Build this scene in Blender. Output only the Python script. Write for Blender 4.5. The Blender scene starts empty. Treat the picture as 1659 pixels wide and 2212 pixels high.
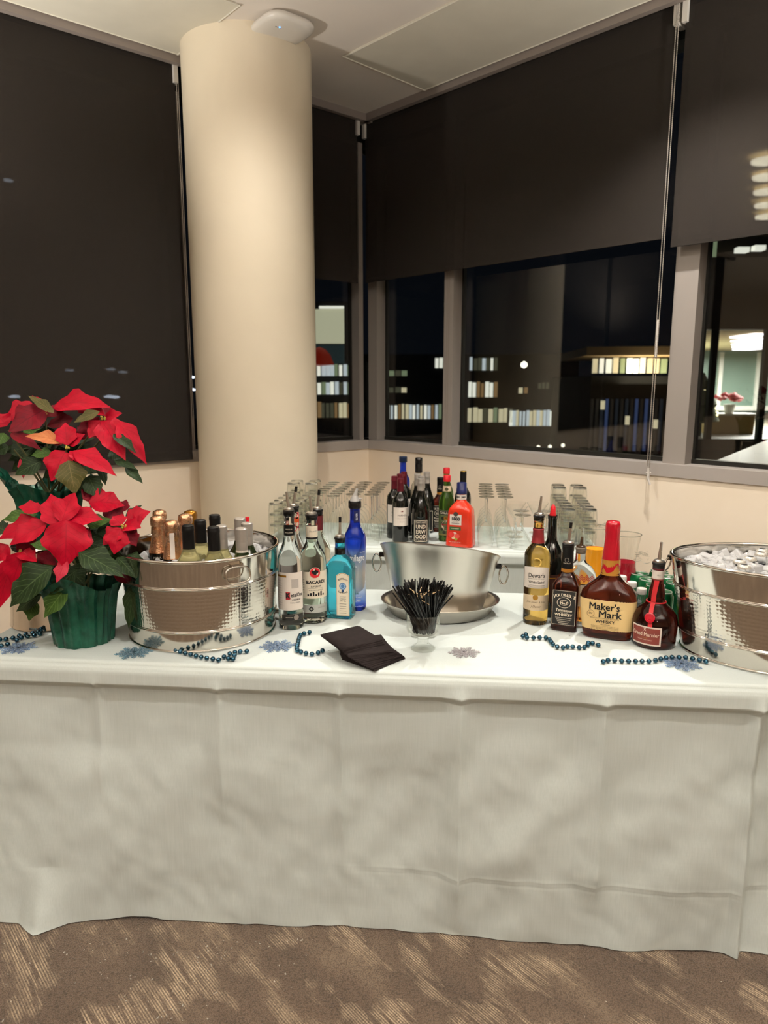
import bpy, bmesh, math, random
from mathutils import Vector, Matrix, Euler, noise
R = math.radians; PI = math.pi
random.seed(7)
S = bpy.context.scene
COL = S.collection

# ------------------------------------------------------------------ camera, world, lights, exposure
cam = bpy.data.objects.new('camera', bpy.data.cameras.new('camera'))
COL.objects.link(cam); S.camera = cam
cam.location = (0, 0, 1.489)
cam.rotation_euler = (R(90) - math.atan(276 / 1540), 0, 0)
cam.data.sensor_fit = 'HORIZONTAL'; cam.data.sensor_width = 36.0
cam.data.lens = 1540 / 1659 * 36.0
cam.data.clip_start = .05; cam.data.clip_end = 300
cam.data.dof.use_dof = True; cam.data.dof.focus_distance = 2.25; cam.data.dof.aperture_fstop = 5.0

W = bpy.data.worlds.new('night'); S.world = W; W.use_nodes = True
W.node_tree.nodes['Background'].inputs[0].default_value = (.006, .008, .012, 1)
W.node_tree.nodes['Background'].inputs[1].default_value = .25

S.view_settings.view_transform = 'Standard'; S.view_settings.look = 'None'
S.view_settings.gamma = 1.0; S.view_settings.use_curve_mapping = False
S.view_settings.exposure = 0.5
cy = S.cycles
cy.use_denoising = True; cy.caustics_reflective = False; cy.caustics_refractive = False
cy.max_bounces = 24; cy.transmission_bounces = 22; cy.transparent_max_bounces = 60; cy.glossy_bounces = 6; cy.diffuse_bounces = 4
cy.sample_clamp_indirect = 4.0

CEIL = 3.245
WARM = (1.0, .96, .90)
# downlights over the bar and over the room: (x, y, watts, cone)
DOWNLIGHTS = [(1.08, 2.98, 118, 112), (-.40, 2.85, 64, 150),
              (-1.7, .75, 26, 165), (1.9, .9, 26, 165), (.25, .62, 62, 150),
              (-1.6, -1.6, 45, 170), (1.6, -1.6, 45, 170), (0, -3.6, 60, 170)]
ADDED_PENDANTS = [(-1.6, -.7, 125), (1.6, -.7, 125)]  # unseen hanging uplights, added to lift the ceiling
ADDED_TORCHIERES = [(-2.35, 2.45, 130), (2.25, 1.75, 150)]  # unseen standing lamps, added to brighten ceiling and column

# ------------------------------------------------------------------ helpers
def lin(h):
    h = h.lstrip('#'); c = [int(h[i:i + 2], 16) / 255 for i in (0, 2, 4)]
    return tuple(x / 12.92 if x <= .04045 else ((x + .055) / 1.055) ** 2.4 for x in c)
MATS = {}
def M(name, col='#808080', rough=.5, metal=0, trans=0, ior=1.45, spec=.5, emit=0, coat=0, sheen=0, alpha=1):
    if name in MATS: return MATS[name]
    m = bpy.data.materials.new(name); m.use_nodes = True
    b = m.node_tree.nodes['Principled BSDF']
    c = lin(col) if isinstance(col, str) else col
    b.inputs['Base Color'].default_value = (*c, 1)
    b.inputs['Roughness'].default_value = rough; b.inputs['Metallic'].default_value = metal
    b.inputs['Transmission Weight'].default_value = trans; b.inputs['IOR'].default_value = ior
    b.inputs['Specular IOR Level'].default_value = spec
    b.inputs['Coat Weight'].default_value = coat; b.inputs['Sheen Weight'].default_value = sheen
    if emit:
        b.inputs['Emission Color'].default_value = (*c, 1); b.inputs['Emission Strength'].default_value = emit
    m['bsdf'] = b.name; MATS[name] = m
    return m
def nodes(m): return m.node_tree.nodes, m.node_tree.links, m.node_tree.nodes['Principled BSDF']
def nn(m, t, **kw):
    n = m.node_tree.nodes.new(t)
    for k, v in kw.items(): setattr(n, k, v)
    return n
def ramp(m, fac, stops):
    r = nn(m, 'ShaderNodeValToRGB'); e = r.color_ramp.elements
    while len(e) < len(stops): e.new(.5)
    for i, (p, c) in enumerate(stops):
        e[i].position = p; e[i].color = (*c, 1) if len(c) == 3 else c
    m.node_tree.links.new(fac, r.inputs[0]); return r
def add_noise(m, cols, scale, detail=4, bump=0, bscale=None, coord='Object', stretch=(1, 1, 1), dist=.002):
    N, L, b = nodes(m)
    tc = nn(m, 'ShaderNodeTexCoord'); mp = nn(m, 'ShaderNodeMapping'); mp.inputs['Scale'].default_value = stretch
    L.new(tc.outputs[coord], mp.inputs[0])
    no = nn(m, 'ShaderNodeTexNoise'); no.inputs['Scale'].default_value = scale; no.inputs['Detail'].default_value = detail
    L.new(mp.outputs[0], no.inputs['Vector'])
    if cols:
        r = ramp(m, no.outputs['Fac'], [(.3, lin(cols[0])), (.7, lin(cols[1]))]); L.new(r.outputs[0], b.inputs['Base Color'])
    if bump:
        n2 = nn(m, 'ShaderNodeTexNoise'); n2.inputs['Scale'].default_value = bscale or scale; n2.inputs['Detail'].default_value = 3
        L.new(mp.outputs[0], n2.inputs['Vector'])
        bp = nn(m, 'ShaderNodeBump'); bp.inputs['Strength'].default_value = bump; bp.inputs['Distance'].default_value = dist
        L.new(n2.outputs['Fac'], bp.inputs['Height']); L.new(bp.outputs[0], b.inputs['Normal'])
    return m
def thin_glass(name, tint=(.985, .99, .98), edge=(.55, .58, .53), refl=.9, rough=.02):
    """thin walled glass: light passes straight, the rim of each wall darkens, the surface mirrors by Fresnel"""
    m = bpy.data.materials.new(name); m.use_nodes = True; MATS[name] = m
    N, L = m.node_tree.nodes, m.node_tree.links; N.clear()
    out = N.new('ShaderNodeOutputMaterial'); lw = N.new('ShaderNodeLayerWeight'); lw.inputs[0].default_value = .5
    r = ramp(m, lw.outputs['Facing'], [(.55, tint), (.85, (.93, .95, .92)), (1.0, edge)])
    tr = N.new('ShaderNodeBsdfTransparent'); L.new(r.outputs[0], tr.inputs[0])
    gl = N.new('ShaderNodeBsdfGlossy'); gl.inputs['Roughness'].default_value = rough; gl.inputs[0].default_value = (refl, refl, refl, 1)
    pw = N.new('ShaderNodeMath'); pw.operation = 'POWER'; L.new(lw.outputs['Facing'], pw.inputs[0]); pw.inputs[1].default_value = 4.0
    fr = N.new('ShaderNodeMath'); fr.operation = 'MULTIPLY_ADD'; L.new(pw.outputs[0], fr.inputs[0]); fr.inputs[1].default_value = .85; fr.inputs[2].default_value = .045
    mx = N.new('ShaderNodeMixShader'); L.new(fr.outputs[0], mx.inputs[0]); L.new(tr.outputs[0], mx.inputs[1]); L.new(gl.outputs[0], mx.inputs[2])
    L.new(mx.outputs[0], out.inputs[0]); return m

def mesh_of(bm, angle=40, uv=False):
    me = bpy.data.meshes.new('m'); bmesh.ops.recalc_face_normals(bm, faces=bm.faces) if not uv else None
    bm.to_mesh(me); bm.free()
    me.polygons.foreach_set('use_smooth', [True] * len(me.polygons))
    if angle < 180: me.set_sharp_from_angle(angle=R(angle))
    return me
def ob(name, me, mat=None, parent=None, loc=None, rot=None):
    o = bpy.data.objects.new(name, me); COL.objects.link(o)
    if mat is not None and len(me.materials) == 0: me.materials.append(mat)
    if parent is not None: o.parent = parent
    if loc is not None: o.location = loc
    if rot is not None: o.rotation_euler = rot
    return o
def tag(o, label=None, cat=None, group=None, kind=None):
    for k, v in (('label', label), ('category', cat), ('group', group), ('kind', kind)):
        if v: o[k] = v
    return o
def thing(name, label, cat, loc=(0, 0, 0), rz=0, group=None, kind=None):
    o = bpy.data.objects.new(name, None); COL.objects.link(o); o.empty_display_size = .02
    o.location = loc; o.rotation_euler = (0, 0, rz)
    return tag(o, label, cat, group, kind)
def copy_tree(o, loc, rz=None, label=None, group=None):
    c = o.copy(); COL.objects.link(c); c.location = loc
    if rz is not None: c.rotation_euler = (0, 0, rz)
    if label: c['label'] = label
    if group: c['group'] = group
    for ch in list(o.children):
        k = ch.copy(); COL.objects.link(k); k.parent = c
        for g in list(ch.children):
            q = g.copy(); COL.objects.link(q); q.parent = k
    return c
def lathe(bm, prof, n=32, cx=0, cy=0, sx=1, sy=1, cap0=True, cap1=True, z0=0):
    """prof [(r, z)]: rings of n vertices, ends capped"""
    rings = []
    for r, z in prof:
        rings.append([bm.verts.new((cx + sx * r * math.cos(2 * PI * i / n), cy + sy * r * math.sin(2 * PI * i / n), z + z0)) for i in range(n)])
    for a, b in zip(rings, rings[1:]):
        for i in range(n): bm.faces.new((a[i], a[(i + 1) % n], b[(i + 1) % n], b[i]))
    if cap0: bm.faces.new(rings[0][::-1])
    if cap1: bm.faces.new(rings[-1])
    return rings
def lathe_mesh(prof, n=32, angle=40, **k):
    bm = bmesh.new(); lathe(bm, prof, n, **k); return mesh_of(bm, angle)
def sup(a, p):
    c, s = math.cos(a), math.sin(a)
    return (math.copysign(abs(c) ** (2 / p), c), math.copysign(abs(s) ** (2 / p), s))
def loft_mesh(prof, n=48, angle=35):
    """prof [(z, rx, ry, p)]: superellipse rings (p=2 round, large p square)"""
    bm = bmesh.new(); rings = []
    for z, rx, ry, p in prof:
        ring = []
        for i in range(n):
            c, s = sup(2 * PI * (i + .5) / n, p); ring.append(bm.verts.new((rx * c, ry * s, z)))
        rings.append(ring)
    for a, b in zip(rings, rings[1:]):
        for i in range(n): bm.faces.new((a[i], a[(i + 1) % n], b[(i + 1) % n], b[i]))
    bm.faces.new(rings[0][::-1]); bm.faces.new(rings[-1])
    return mesh_of(bm, angle)
def box(bm, x0, x1, y0, y1, z0, z1, mtx=None):
    v = [bm.verts.new((x, y, z)) for z in (z0, z1) for y in (y0, y1) for x in (x0, x1)]
    for f in ((0, 2, 3, 1), (4, 5, 7, 6), (0, 1, 5, 4), (2, 6, 7, 3), (0, 4, 6, 2), (1, 3, 7, 5)): bm.faces.new([v[i] for i in f])
    if mtx is not None:
        for q in v: q.co = mtx @ q.co
    return v
def box_mesh(x0, x1, y0, y1, z0, z1, bev=0, mtx=None):
    bm = bmesh.new(); box(bm, x0, x1, y0, y1, z0, z1, mtx)
    if bev: bmesh.ops.bevel(bm, geom=bm.edges[:], offset=bev, segments=2, affect='EDGES', profile=.5)
    return mesh_of(bm, 30)
def tube(bm, pts, r, n=8, r1=None, closed=False, caps=True):
    pts = [Vector(p) for p in pts]; m = len(pts); rings = []; up = None
    for i, p in enumerate(pts):
        a = pts[i - 1] if (i or closed) else p; b = pts[(i + 1) % m] if (i < m - 1 or closed) else p
        d = (b - a).normalized()
        if up is None:
            up = Vector((0, 0, 1)) if abs(d.z) < .9 else Vector((1, 0, 0))
        x = d.cross(up).normalized(); y = x.cross(d).normalized(); up = y
        q = r + ((r1 - r) * i / (m - 1) if r1 is not None else 0)
        rings.append([bm.verts.new(p + x * q * math.cos(2 * PI * k / n) + y * q * math.sin(2 * PI * k / n)) for k in range(n)])
    for i in range(m if closed else m - 1):
        a, b = rings[i], rings[(i + 1) % m]
        for k in range(n): bm.faces.new((a[k], a[(k + 1) % n], b[(k + 1) % n], b[k]))
    if not closed and caps: bm.faces.new(rings[0][::-1]); bm.faces.new(rings[-1])
def tube_mesh(pts, r, n=8, **k):
    bm = bmesh.new(); tube(bm, pts, r, n, **k); return mesh_of(bm, 50)
def prism_mesh(poly, z0, z1):
    bm = bmesh.new(); a = [bm.verts.new((x, y, z0)) for x, y in poly]; b = [bm.verts.new((x, y, z1)) for x, y in poly]
    bm.faces.new(a[::-1]); bm.faces.new(b); n = len(poly)
    for i in range(n): bm.faces.new((a[i], a[(i + 1) % n], b[(i + 1) % n], b[i]))
    return mesh_of(bm, 30)

# ------------------------------------------------------------------ lettering and labels
TEXTS = {}
def text_bm(s, size, bold=0, align='CENTER', sx=1, shear=0, maxlen=None):
    cu = bpy.data.curves.new('t', 'FONT'); cu.body = s; cu.size = size; cu.align_x = align; cu.align_y = 'CENTER'
    fat = bold if 'M' in s else 0                           # the sharp joints of an M do not survive a curve offset
    cu.offset = 0 if fat else bold; cu.resolution_u = 2; cu.shear = shear
    o = bpy.data.objects.new('t', cu); me = bpy.data.meshes.new_from_object(o)
    bm = bmesh.new(); bm.from_mesh(me); bpy.data.objects.remove(o); bpy.data.curves.remove(cu); bpy.data.meshes.remove(me)
    for v in bm.verts: v.co.x *= sx
    if fat:
        base = [[v.co.copy() for v in f.verts] for f in bm.faces]
        for dx, dy in ((-1, 0), (1, 0), (0, .7), (0, -.7)):
            for f in base: bm.faces.new([bm.verts.new(c + Vector((dx * fat * 1.4, dy * fat * 1.4, 0))) for c in f])
    if maxlen:
        x0 = min(v.co.x for v in bm.verts); x1 = max(v.co.x for v in bm.verts); q = x0 + maxlen
        while q < x1:                                       # sliced so that it can bend round the bottle
            bmesh.ops.bisect_plane(bm, geom=bm.verts[:] + bm.edges[:] + bm.faces[:], plane_co=(q, 0, 0), plane_no=(1, 0, 0), dist=1e-7); q += maxlen
    return bm
def wrap(bm, r, z, ang, lift=.0007, ry=None):
    """bend a flat sheet (x, y) round a vertical cylinder of radius r, facing local -Y at angle ang"""
    for v in bm.verts:
        a = v.co.x / r + ang; q = r + lift
        v.co = Vector((q * math.sin(a), -q * math.cos(a), v.co.y + z))
def flat(bm, x, y, z, lift=.0006):
    for v in bm.verts: v.co = Vector((v.co.x + x, y - lift, v.co.y + z))
def wtext(parent, s, size, r, z, ang, mat, bold=0, sx=1, shear=0, lift=.0008, align='CENTER', name='lettering'):
    bm = text_bm(s, size, bold, align, sx, shear, .006); wrap(bm, r, z, ang, lift)
    me = bpy.data.meshes.new('t'); bm.to_mesh(me); bm.free(); return ob(name, me, mat, parent)
def ftext(parent, s, size, x, y, z, mat, bold=0, sx=1, shear=0, lift=.0009, align='CENTER', name='lettering'):
    bm = text_bm(s, size, bold, align, sx, shear); flat(bm, x, y, z, lift)
    me = bpy.data.meshes.new('t'); bm.to_mesh(me); bm.free(); return ob(name, me, mat, parent)
def wlabel(parent, r, z0, z1, a0, a1, mat, name='label', lift=.0004, n=16, r1=None, top=0):
    """curved label patch; r1 radius at the top, top = arch height"""
    bm = bmesh.new(); rows = []
    for j in range(5):
        t = j / 4; rows.append([])
        for i in range(n + 1):
            u = i / n; a = a0 + (a1 - a0) * u; zt = z1 + top * (1 - (2 * u - 1) ** 2)
            q = (r + ((r1 if r1 is not None else r) - r) * t) + lift
            rows[-1].append(bm.verts.new((q * math.sin(a), -q * math.cos(a), z0 + (zt - z0) * t)))
    for a, b in zip(rows, rows[1:]):
        for i in range(n): bm.faces.new((a[i], a[i + 1], b[i + 1], b[i]))
    return ob(name, mesh_of(bm, 180), mat, parent)
def flabel(parent, x0, x1, z0, z1, y, mat, name='label', lift=.0004, arch=0, n=10):
    bm = bmesh.new(); pts = [(x0, z0), (x1, z0)]
    for i in range(n + 1):
        u = i / n; pts.append((x1 + (x0 - x1) * u, z1 + arch * math.sin(PI * u)))
    bm.faces.new([bm.verts.new((x, y - lift, z)) for x, z in pts])
    return ob(name, mesh_of(bm, 180), mat, parent)
def disc_label(parent, rad, x, z, r, mat, name='emblem', lift=.0011, ang=0, sx=1, n=20, inner=0):
    bm = bmesh.new()
    o = [bm.verts.new((x + sx * rad * math.cos(2 * PI * i / n), z + rad * math.sin(2 * PI * i / n), 0)) for i in range(n)]
    if inner:
        q = [bm.verts.new((x + sx * inner * math.cos(2 * PI * i / n), z + inner * math.sin(2 * PI * i / n), 0)) for i in range(n)]
        for i in range(n): bm.faces.new((o[i], o[(i + 1) % n], q[(i + 1) % n], q[i]))
    else: bm.faces.new(o)
    if r:
        wrap(bm, r, 0, ang, lift)
    else:
        pass
    return ob(name, mesh_of(bm, 180), mat, parent)
def flat_disc(parent, rad, x, y, z, mat, name='emblem', sx=1, n=24, inner=0, lift=.001):
    bm = bmesh.new()
    o = [bm.verts.new((x + sx * rad * math.cos(2 * PI * i / n), y - lift, z + rad * math.sin(2 * PI * i / n))) for i in range(n)]
    if inner:
        q = [bm.verts.new((x + sx * inner * math.cos(2 * PI * i / n), y - lift, z + inner * math.sin(2 * PI * i / n))) for i in range(n)]
        for i in range(n): bm.faces.new((o[i], o[(i + 1) % n], q[(i + 1) % n], q[i]))
    else: bm.faces.new(o)
    return ob(name, mesh_of(bm, 180), mat, parent)

# ------------------------------------------------------------------ materials
wall_m = add_noise(M('wall_paint', '#f4e4cd', .75, spec=.3), ('#f1e0c8', '#f7e8d3'), 3, bump=.08, bscale=220)
col_m = add_noise(M('column_paint', '#dfd2ba', .6, spec=.3), ('#dccfb6', '#e3d6be'), 2, bump=.06, bscale=180)
ceil_m = add_noise(M('ceiling_paint', '#e2d9ce', .8, spec=.2), ('#e0d7cc', '#e5dcd1'), 2)
panel_m = add_noise(M('ceiling_panel_vinyl', '#d5cfbe', .8, spec=.2), ('#d3cdbc', '#d8d2c1'), 6, bump=.1, bscale=300)
trim_m = M('grey_trim', '#8b8078', .5)
alum_m = M('grey_aluminium', '#aaa29b', .45, metal=.1)
mull_m = M('mullion_aluminium', '#968e87', .45, metal=.1)
dark_alum = M('dark_gasket', '#15140f', .4)
steel = M('polished_steel', '#d6d0c6', .1, metal=1)
dsteel = M('brushed_steel', '#d2cdc4', .30, metal=1)
chrome = M('chrome', '#cfc9c0', .08, metal=1)
black_rub = M('black_rubber', '#0c0b0a', .35)
black_pl = M('black_plastic', '#0b0a0a', .25)
white_pl = M('white_plastic', '#d8d2c8', .35)
cream = M('cream_paper', '#efe2cb', .6)
paper = M('white_paper', '#ece0d4', .6)
ink = M('black_ink', '#100d0c', .5)
redink = M('red_ink', '#b3202a', .5)
greyink = M('grey_ink', '#8b8178', .6)
goldink = M('gold_ink', '#a8792a', .35, metal=.6)
blind_m = bpy.data.materials.new('blind_mesh_fabric'); blind_m.use_nodes = True
def _blind(m):
    N, L, b = nodes(m); b.inputs['Base Color'].default_value = (*lin('#4b433c'), 1); b.inputs['Roughness'].default_value = .85
    b.inputs['Specular IOR Level'].default_value = .15
    tc = nn(m, 'ShaderNodeTexCoord'); no = nn(m, 'ShaderNodeTexNoise'); no.inputs['Scale'].default_value = 900
    L.new(tc.outputs['Object'], no.inputs['Vector'])
    r = ramp(m, no.outputs['Fac'], [(.35, lin('#2b2723')), (.65, lin('#3a342f'))]); L.new(r.outputs[0], b.inputs['Base Color'])
    tr = nn(m, 'ShaderNodeBsdfTransparent'); mx = nn(m, 'ShaderNodeMixShader'); mx.inputs[0].default_value = .18
    o = N['Material Output']; L.new(b.outputs[0], mx.inputs[1]); L.new(tr.outputs[0], mx.inputs[2]); L.new(mx.outputs[0], o.inputs[0])
_blind(blind_m)
hem_m = M('blind_hem', '#302c29', .7, spec=.2)

def carpet():
    m = M('carpet', '#7a6250', .95, spec=.1, sheen=.2); N, L, b = nodes(m)
    tc = nn(m, 'ShaderNodeTexCoord')
    rot = nn(m, 'ShaderNodeMapping'); rot.inputs['Rotation'].default_value = (0, 0, R(49)); L.new(tc.outputs['Object'], rot.inputs[0])
    def noi(scale, stretch, detail=4):
        mp = nn(m, 'ShaderNodeMapping'); mp.inputs['Scale'].default_value = stretch; L.new(rot.outputs[0], mp.inputs[0])
        n = nn(m, 'ShaderNodeTexNoise'); n.inputs['Scale'].default_value = scale; n.inputs['Detail'].default_value = detail
        L.new(mp.outputs[0], n.inputs['Vector']); return n
    big = noi(5.5, (.6, 1.5, 1), 8); streak = noi(24, (.30, 3.0, 1), 4); patch = noi(7.5, (.75, 1.3, 1), 8)
    wv = nn(m, 'ShaderNodeTexWave'); wv.inputs['Scale'].default_value = 52; wv.inputs['Distortion'].default_value = .6; wv.inputs['Detail'].default_value = 2
    wv.bands_direction = 'Y'; L.new(rot.outputs[0], wv.inputs['Vector'])
    loop = nn(m, 'ShaderNodeTexVoronoi'); loop.inputs['Scale'].default_value = 330; L.new(rot.outputs[0], loop.inputs['Vector'])
    def math_(op, a, b_):
        q = nn(m, 'ShaderNodeMath', operation=op)
        for i, x in enumerate((a, b_)):
            if isinstance(x, (int, float)): q.inputs[i].default_value = x
            else: L.new(x, q.inputs[i])
        return q.outputs[0]
    base = ramp(m, big.outputs['Fac'], [(.34, lin('#584a3e')), (.52, lin('#655547')), (.68, lin('#786756'))])
    k1 = ramp(m, patch.outputs['Fac'], [(.50, (0, 0, 0)), (.55, (.4, .4, .4)), (.66, (1, 1, 1))])
    k2 = ramp(m, streak.outputs['Fac'], [(.40, (0, 0, 0)), (.52, (1, 1, 1))])
    k3 = ramp(m, wv.outputs['Color'], [(.30, (.12, .12, .12)), (.70, (1, 1, 1))])
    k = math_('MULTIPLY', math_('MULTIPLY', k1.outputs[0], k2.outputs[0]), k3.outputs[0])
    mx = nn(m, 'ShaderNodeMix', data_type='RGBA'); L.new(k, mx.inputs[0]); L.new(base.outputs[0], mx.inputs[6]); mx.inputs[7].default_value = (*lin('#c6b094'), 1)
    lr = ramp(m, loop.outputs['Distance'], [(.05, (1.25, 1.25, 1.25)), (.45, (.95, .95, .95)), (.8, (.5, .5, .5))])
    mm = nn(m, 'ShaderNodeMix', data_type='RGBA', blend_type='MULTIPLY'); mm.inputs[0].default_value = 1
    L.new(mx.outputs[2], mm.inputs[6]); L.new(lr.outputs[0], mm.inputs[7]); L.new(mm.outputs[2], b.inputs['Base Color'])
    bp = nn(m, 'ShaderNodeBump'); bp.inputs['Strength'].default_value = .6; bp.inputs['Distance'].default_value = .003
    L.new(loop.outputs['Distance'], bp.inputs['Height']); L.new(bp.outputs[0], b.inputs['Normal'])
    return m
carpet_m = carpet()

def cloth_mat():
    m = M('pale_cloth', '#dfe2d8', .62, spec=.25, sheen=.1); N, L, b = nodes(m)
    tc = nn(m, 'ShaderNodeTexCoord')
    def n_(scale, st):
        mp = nn(m, 'ShaderNodeMapping'); mp.inputs['Scale'].default_value = st; L.new(tc.outputs['Object'], mp.inputs[0])
        n = nn(m, 'ShaderNodeTexNoise'); n.inputs['Scale'].default_value = scale; n.inputs['Detail'].default_value = 3; L.new(mp.outputs[0], n.inputs['Vector']); return n
    v = n_(160, (2.2, 2.2, .05)); h = n_(160, (.05, .3, 2.4))
    r1 = ramp(m, v.outputs['Fac'], [(.3, lin('#ced6d0')), (.7, lin('#d5dcd7'))])
    r2 = ramp(m, h.outputs['Fac'], [(.3, (.98, .98, .98)), (.7, (1, 1, 1))])
    mm = nn(m, 'ShaderNodeMix', data_type='RGBA', blend_type='MULTIPLY'); mm.inputs[0].default_value = 1
    L.new(r1.outputs[0], mm.inputs[6]); L.new(r2.outputs[0], mm.inputs[7]); L.new(mm.outputs[2], b.inputs['Base Color'])
    bp = nn(m, 'ShaderNodeBump'); bp.inputs['Strength'].default_value = .12; bp.inputs['Distance'].default_value = .001
    L.new(v.outputs['Fac'], bp.inputs['Height']); L.new(bp.outputs[0], b.inputs['Normal'])
    return m
cloth_m = cloth_mat()
glass_t = thin_glass('thin_clear_glass')
solid_g = M('solid_clear_glass', (.97, .98, .96), .0, trans=1, ior=1.45)
pane_m = thin_glass('window_glass', (.93, .95, .94), (.8, .82, .8), 1.0, .0)

# ------------------------------------------------------------------ room shell
C = Vector((-.0217 * 5.2, 5.2)); dR = Vector((.693, -.721)); dL = Vector((-.7587, -.6517)); nR = Vector((-.721, -.693)); nL = Vector((.6517, -.7587))
def wp(w, s, off):
    d, n = (dR, nR) if w == 'R' else (dL, nL)
    q = C + d * s + n * off; return (q.x, q.y)
def wall_box(w, s0, s1, o0, o1, z0, z1, bev=0):
    poly = [wp(w, s0, o0), wp(w, s1, o0), wp(w, s1, o1), wp(w, s0, o1)]
    return prism_mesh(poly, z0, z1)
def struct(name, me, mat, parent=None):
    o = ob(name, me, mat, parent); o['kind'] = 'structure'; return o
RE, LE = wp('R', 7, 0), wp('L', 7, 0)
room = [(C.x, C.y), RE, (RE[0], -6), (LE[0], -6), LE]
fl = [(C.x, C.y + .1), (RE[0] + .2, RE[1]), (RE[0] + .2, -6.2), (LE[0] - .2, -6.2), (LE[0] - .2, LE[1])]
struct('floor', prism_mesh(fl, -.12, 0), carpet_m)
struct('ceiling', prism_mesh([(C.x, C.y + .25), (RE[0] + .3, RE[1] + .1), (RE[0] + .3, -6.3), (LE[0] - .3, -6.3), (LE[0] - .3, LE[1] + .1)], CEIL, CEIL + .2), ceil_m)
struct('wall_right', wall_box('R', -.12, 7.1, -.15, 0, 0, 1.028), wall_m)
struct('wall_left', wall_box('L', -.12, 7.1, -.15, 0, 0, 1.028), wall_m)
struct('wall_back', box_mesh(LE[0] - .2, RE[0] + .2, -6.2, -6.0, 0, CEIL), wall_m)
struct('wall_east', box_mesh(RE[0], RE[0] + .2, -6.2, RE[1] + .1, 0, CEIL), wall_m)
struct('wall_west', box_mesh(LE[0] - .2, LE[0], -6.2, LE[1] + .1, 0, CEIL), wall_m)
for i, w in enumerate('RL'):
    struct('trim_%d' % (1 + i), wall_box(w, -.14, 7.1, -.17, .008, 1.028, 1.092), alum_m)                 # window ledge
    struct('trim_%d' % (3 + i), wall_box(w, -.02 if w == 'R' else .02, 7.1, .05, .085, CEIL - .045, CEIL + .002), trim_m)   # blind pocket lip
    struct('trim_%d' % (5 + i), wall_box(w, -.14, 7.1, -.17, -.04, 3.08, CEIL + .01), dark_alum)          # window head
colm = struct('column', lathe_mesh([(.345, 0), (.345, CEIL + .02)], 96), col_m); colm.location = (-.738, 4.2, 0)
tag(colm, 'round cream painted column in the window corner', 'column')
cp_ = [((.318, 4.60), (-.185, 4.165), (.282, 3.68))]
def quad_panel(name, pts, lift=.008):
    bm = bmesh.new(); a = [bm.verts.new((x, y, CEIL - lift)) for x, y in pts]; b = [bm.verts.new((x, y, CEIL)) for x, y in pts]
    bm.faces.new(a); n = len(pts)
    for i in range(n): bm.faces.new((a[i], a[(i + 1) % n], b[(i + 1) % n], b[i]))
    p = struct(name, mesh_of(bm, 30), panel_m)
    c = [Vector((x, y, CEIL - lift)) for x, y in pts]
    for i in range(n):
        bm = bmesh.new(); d = (c[(i + 1) % n] - c[i]).normalized() * .008
        tube(bm, [c[i] - d, c[(i + 1) % n] + d], .004, 4); ob('edge_bead', mesh_of(bm, 30), panel_m, p)
    return p
A0 = Vector(wp('R', .62, .1)); B0 = A0 + Vector((nR.x, nR.y)) * .64
quad_panel('ceiling_panel', [tuple(A0), tuple(A0 + dR * 3.2), tuple(B0 + dR * 3.2), tuple(B0)])
A1 = Vector(wp('L', 1.40, .1)); B1 = A1 + Vector((nL.x, nL.y)) * .66
quad_panel('ceiling_panel', [tuple(A1), tuple(A1 + dL * 3.2), tuple(B1 + dL * 3.2), tuple(B1)])

# windows: frame members and panes
def mullion(w, s0, s1, parent, o0=-.15, o1=-.03):
    return ob('mullion', wall_box(w, s0, s1, o0, o1, 1.09, 3.1), mull_m, parent)
def window(n, w, s0, s1):
    e = bpy.data.objects.new('window_%d' % n, None); COL.objects.link(e); e['kind'] = 'structure'
    ob('pane', wall_box(w, s0, s1, -.128, -.120, 1.09, 3.09), pane_m, e)
    for a, b in ((s0, s0 + .018), (s1 - .018, s1)):
        ob('gasket', wall_box(w, a, b, -.138, -.112, 1.092, 3.08), dark_alum, e)
    ob('bottom_rail', wall_box(w, s0, s1, -.15, -.105, 1.092, 1.115), dark_alum, e)
    return e
w1 = window(1, 'R', .055, .69); w2 = window(2, 'R', .762, 2.20); w3 = window(3, 'R', 2.30, 4.4); window(4, 'R', 4.5, 6.9)
w5 = window(5, 'L', .055, 1.36); window(6, 'L', 1.44, 3.4); window(7, 'L', 3.5, 6.9)
mullion('R', -.03, .058, w1); mullion('L', .02, .058, w5); mullion('R', .688, .765, w2); mullion('R', 2.190, 2.305, w3); mullion('R', 4.38, 4.52, w3); mullion('L', 1.345, 1.455, w5); mullion('L', 3.38, 3.52, w5)
for s in (.712, .728): ob('groove', wall_box('R', s, s + .004, -.032, -.0285, 1.092, 3.08), trim_m, w2)

# roller blinds
def blind(w, s0, s1, zb, label, ztop=CEIL - .01, off=.03, chain_s=None, skew=0):
    c = wp(w, s0, off); e = thing('roller_blind', label, 'blind', (c[0], c[1], zb), 0, None)
    def loc(me):
        me.transform(Matrix.Translation((-c[0], -c[1], -zb))); return me
    ob('fabric', loc(wall_box(w, s0, s1, off - .001, off + .001, zb + .02, ztop)), blind_m, e)
    ob('hem_bar', loc(wall_box(w, s0, s1, off - .005, off + .005, zb, zb + .032)), blind_m, e)
    bm = bmesh.new(); a, b = wp(w, s0 + .01, off - .02), wp(w, s1 - .01, off - .02)
    tube(bm, [(*a, ztop - .02), (*b, ztop - .02)], .022, 16); ob('roller_tube', loc(mesh_of(bm, 40)), hem_m, e)
    for s in (s0, s1):
        ob('bracket', loc(wall_box(w, s - .012, s + .012, off - .06, off + .02, ztop - .12, ztop)), white_pl, e)
    return e, c, loc
b1, c1, l1 = blind('R', .012, 2.146, 2.182, 'wide dark roller blind half lowered between the room corner and the bead chain')
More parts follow.
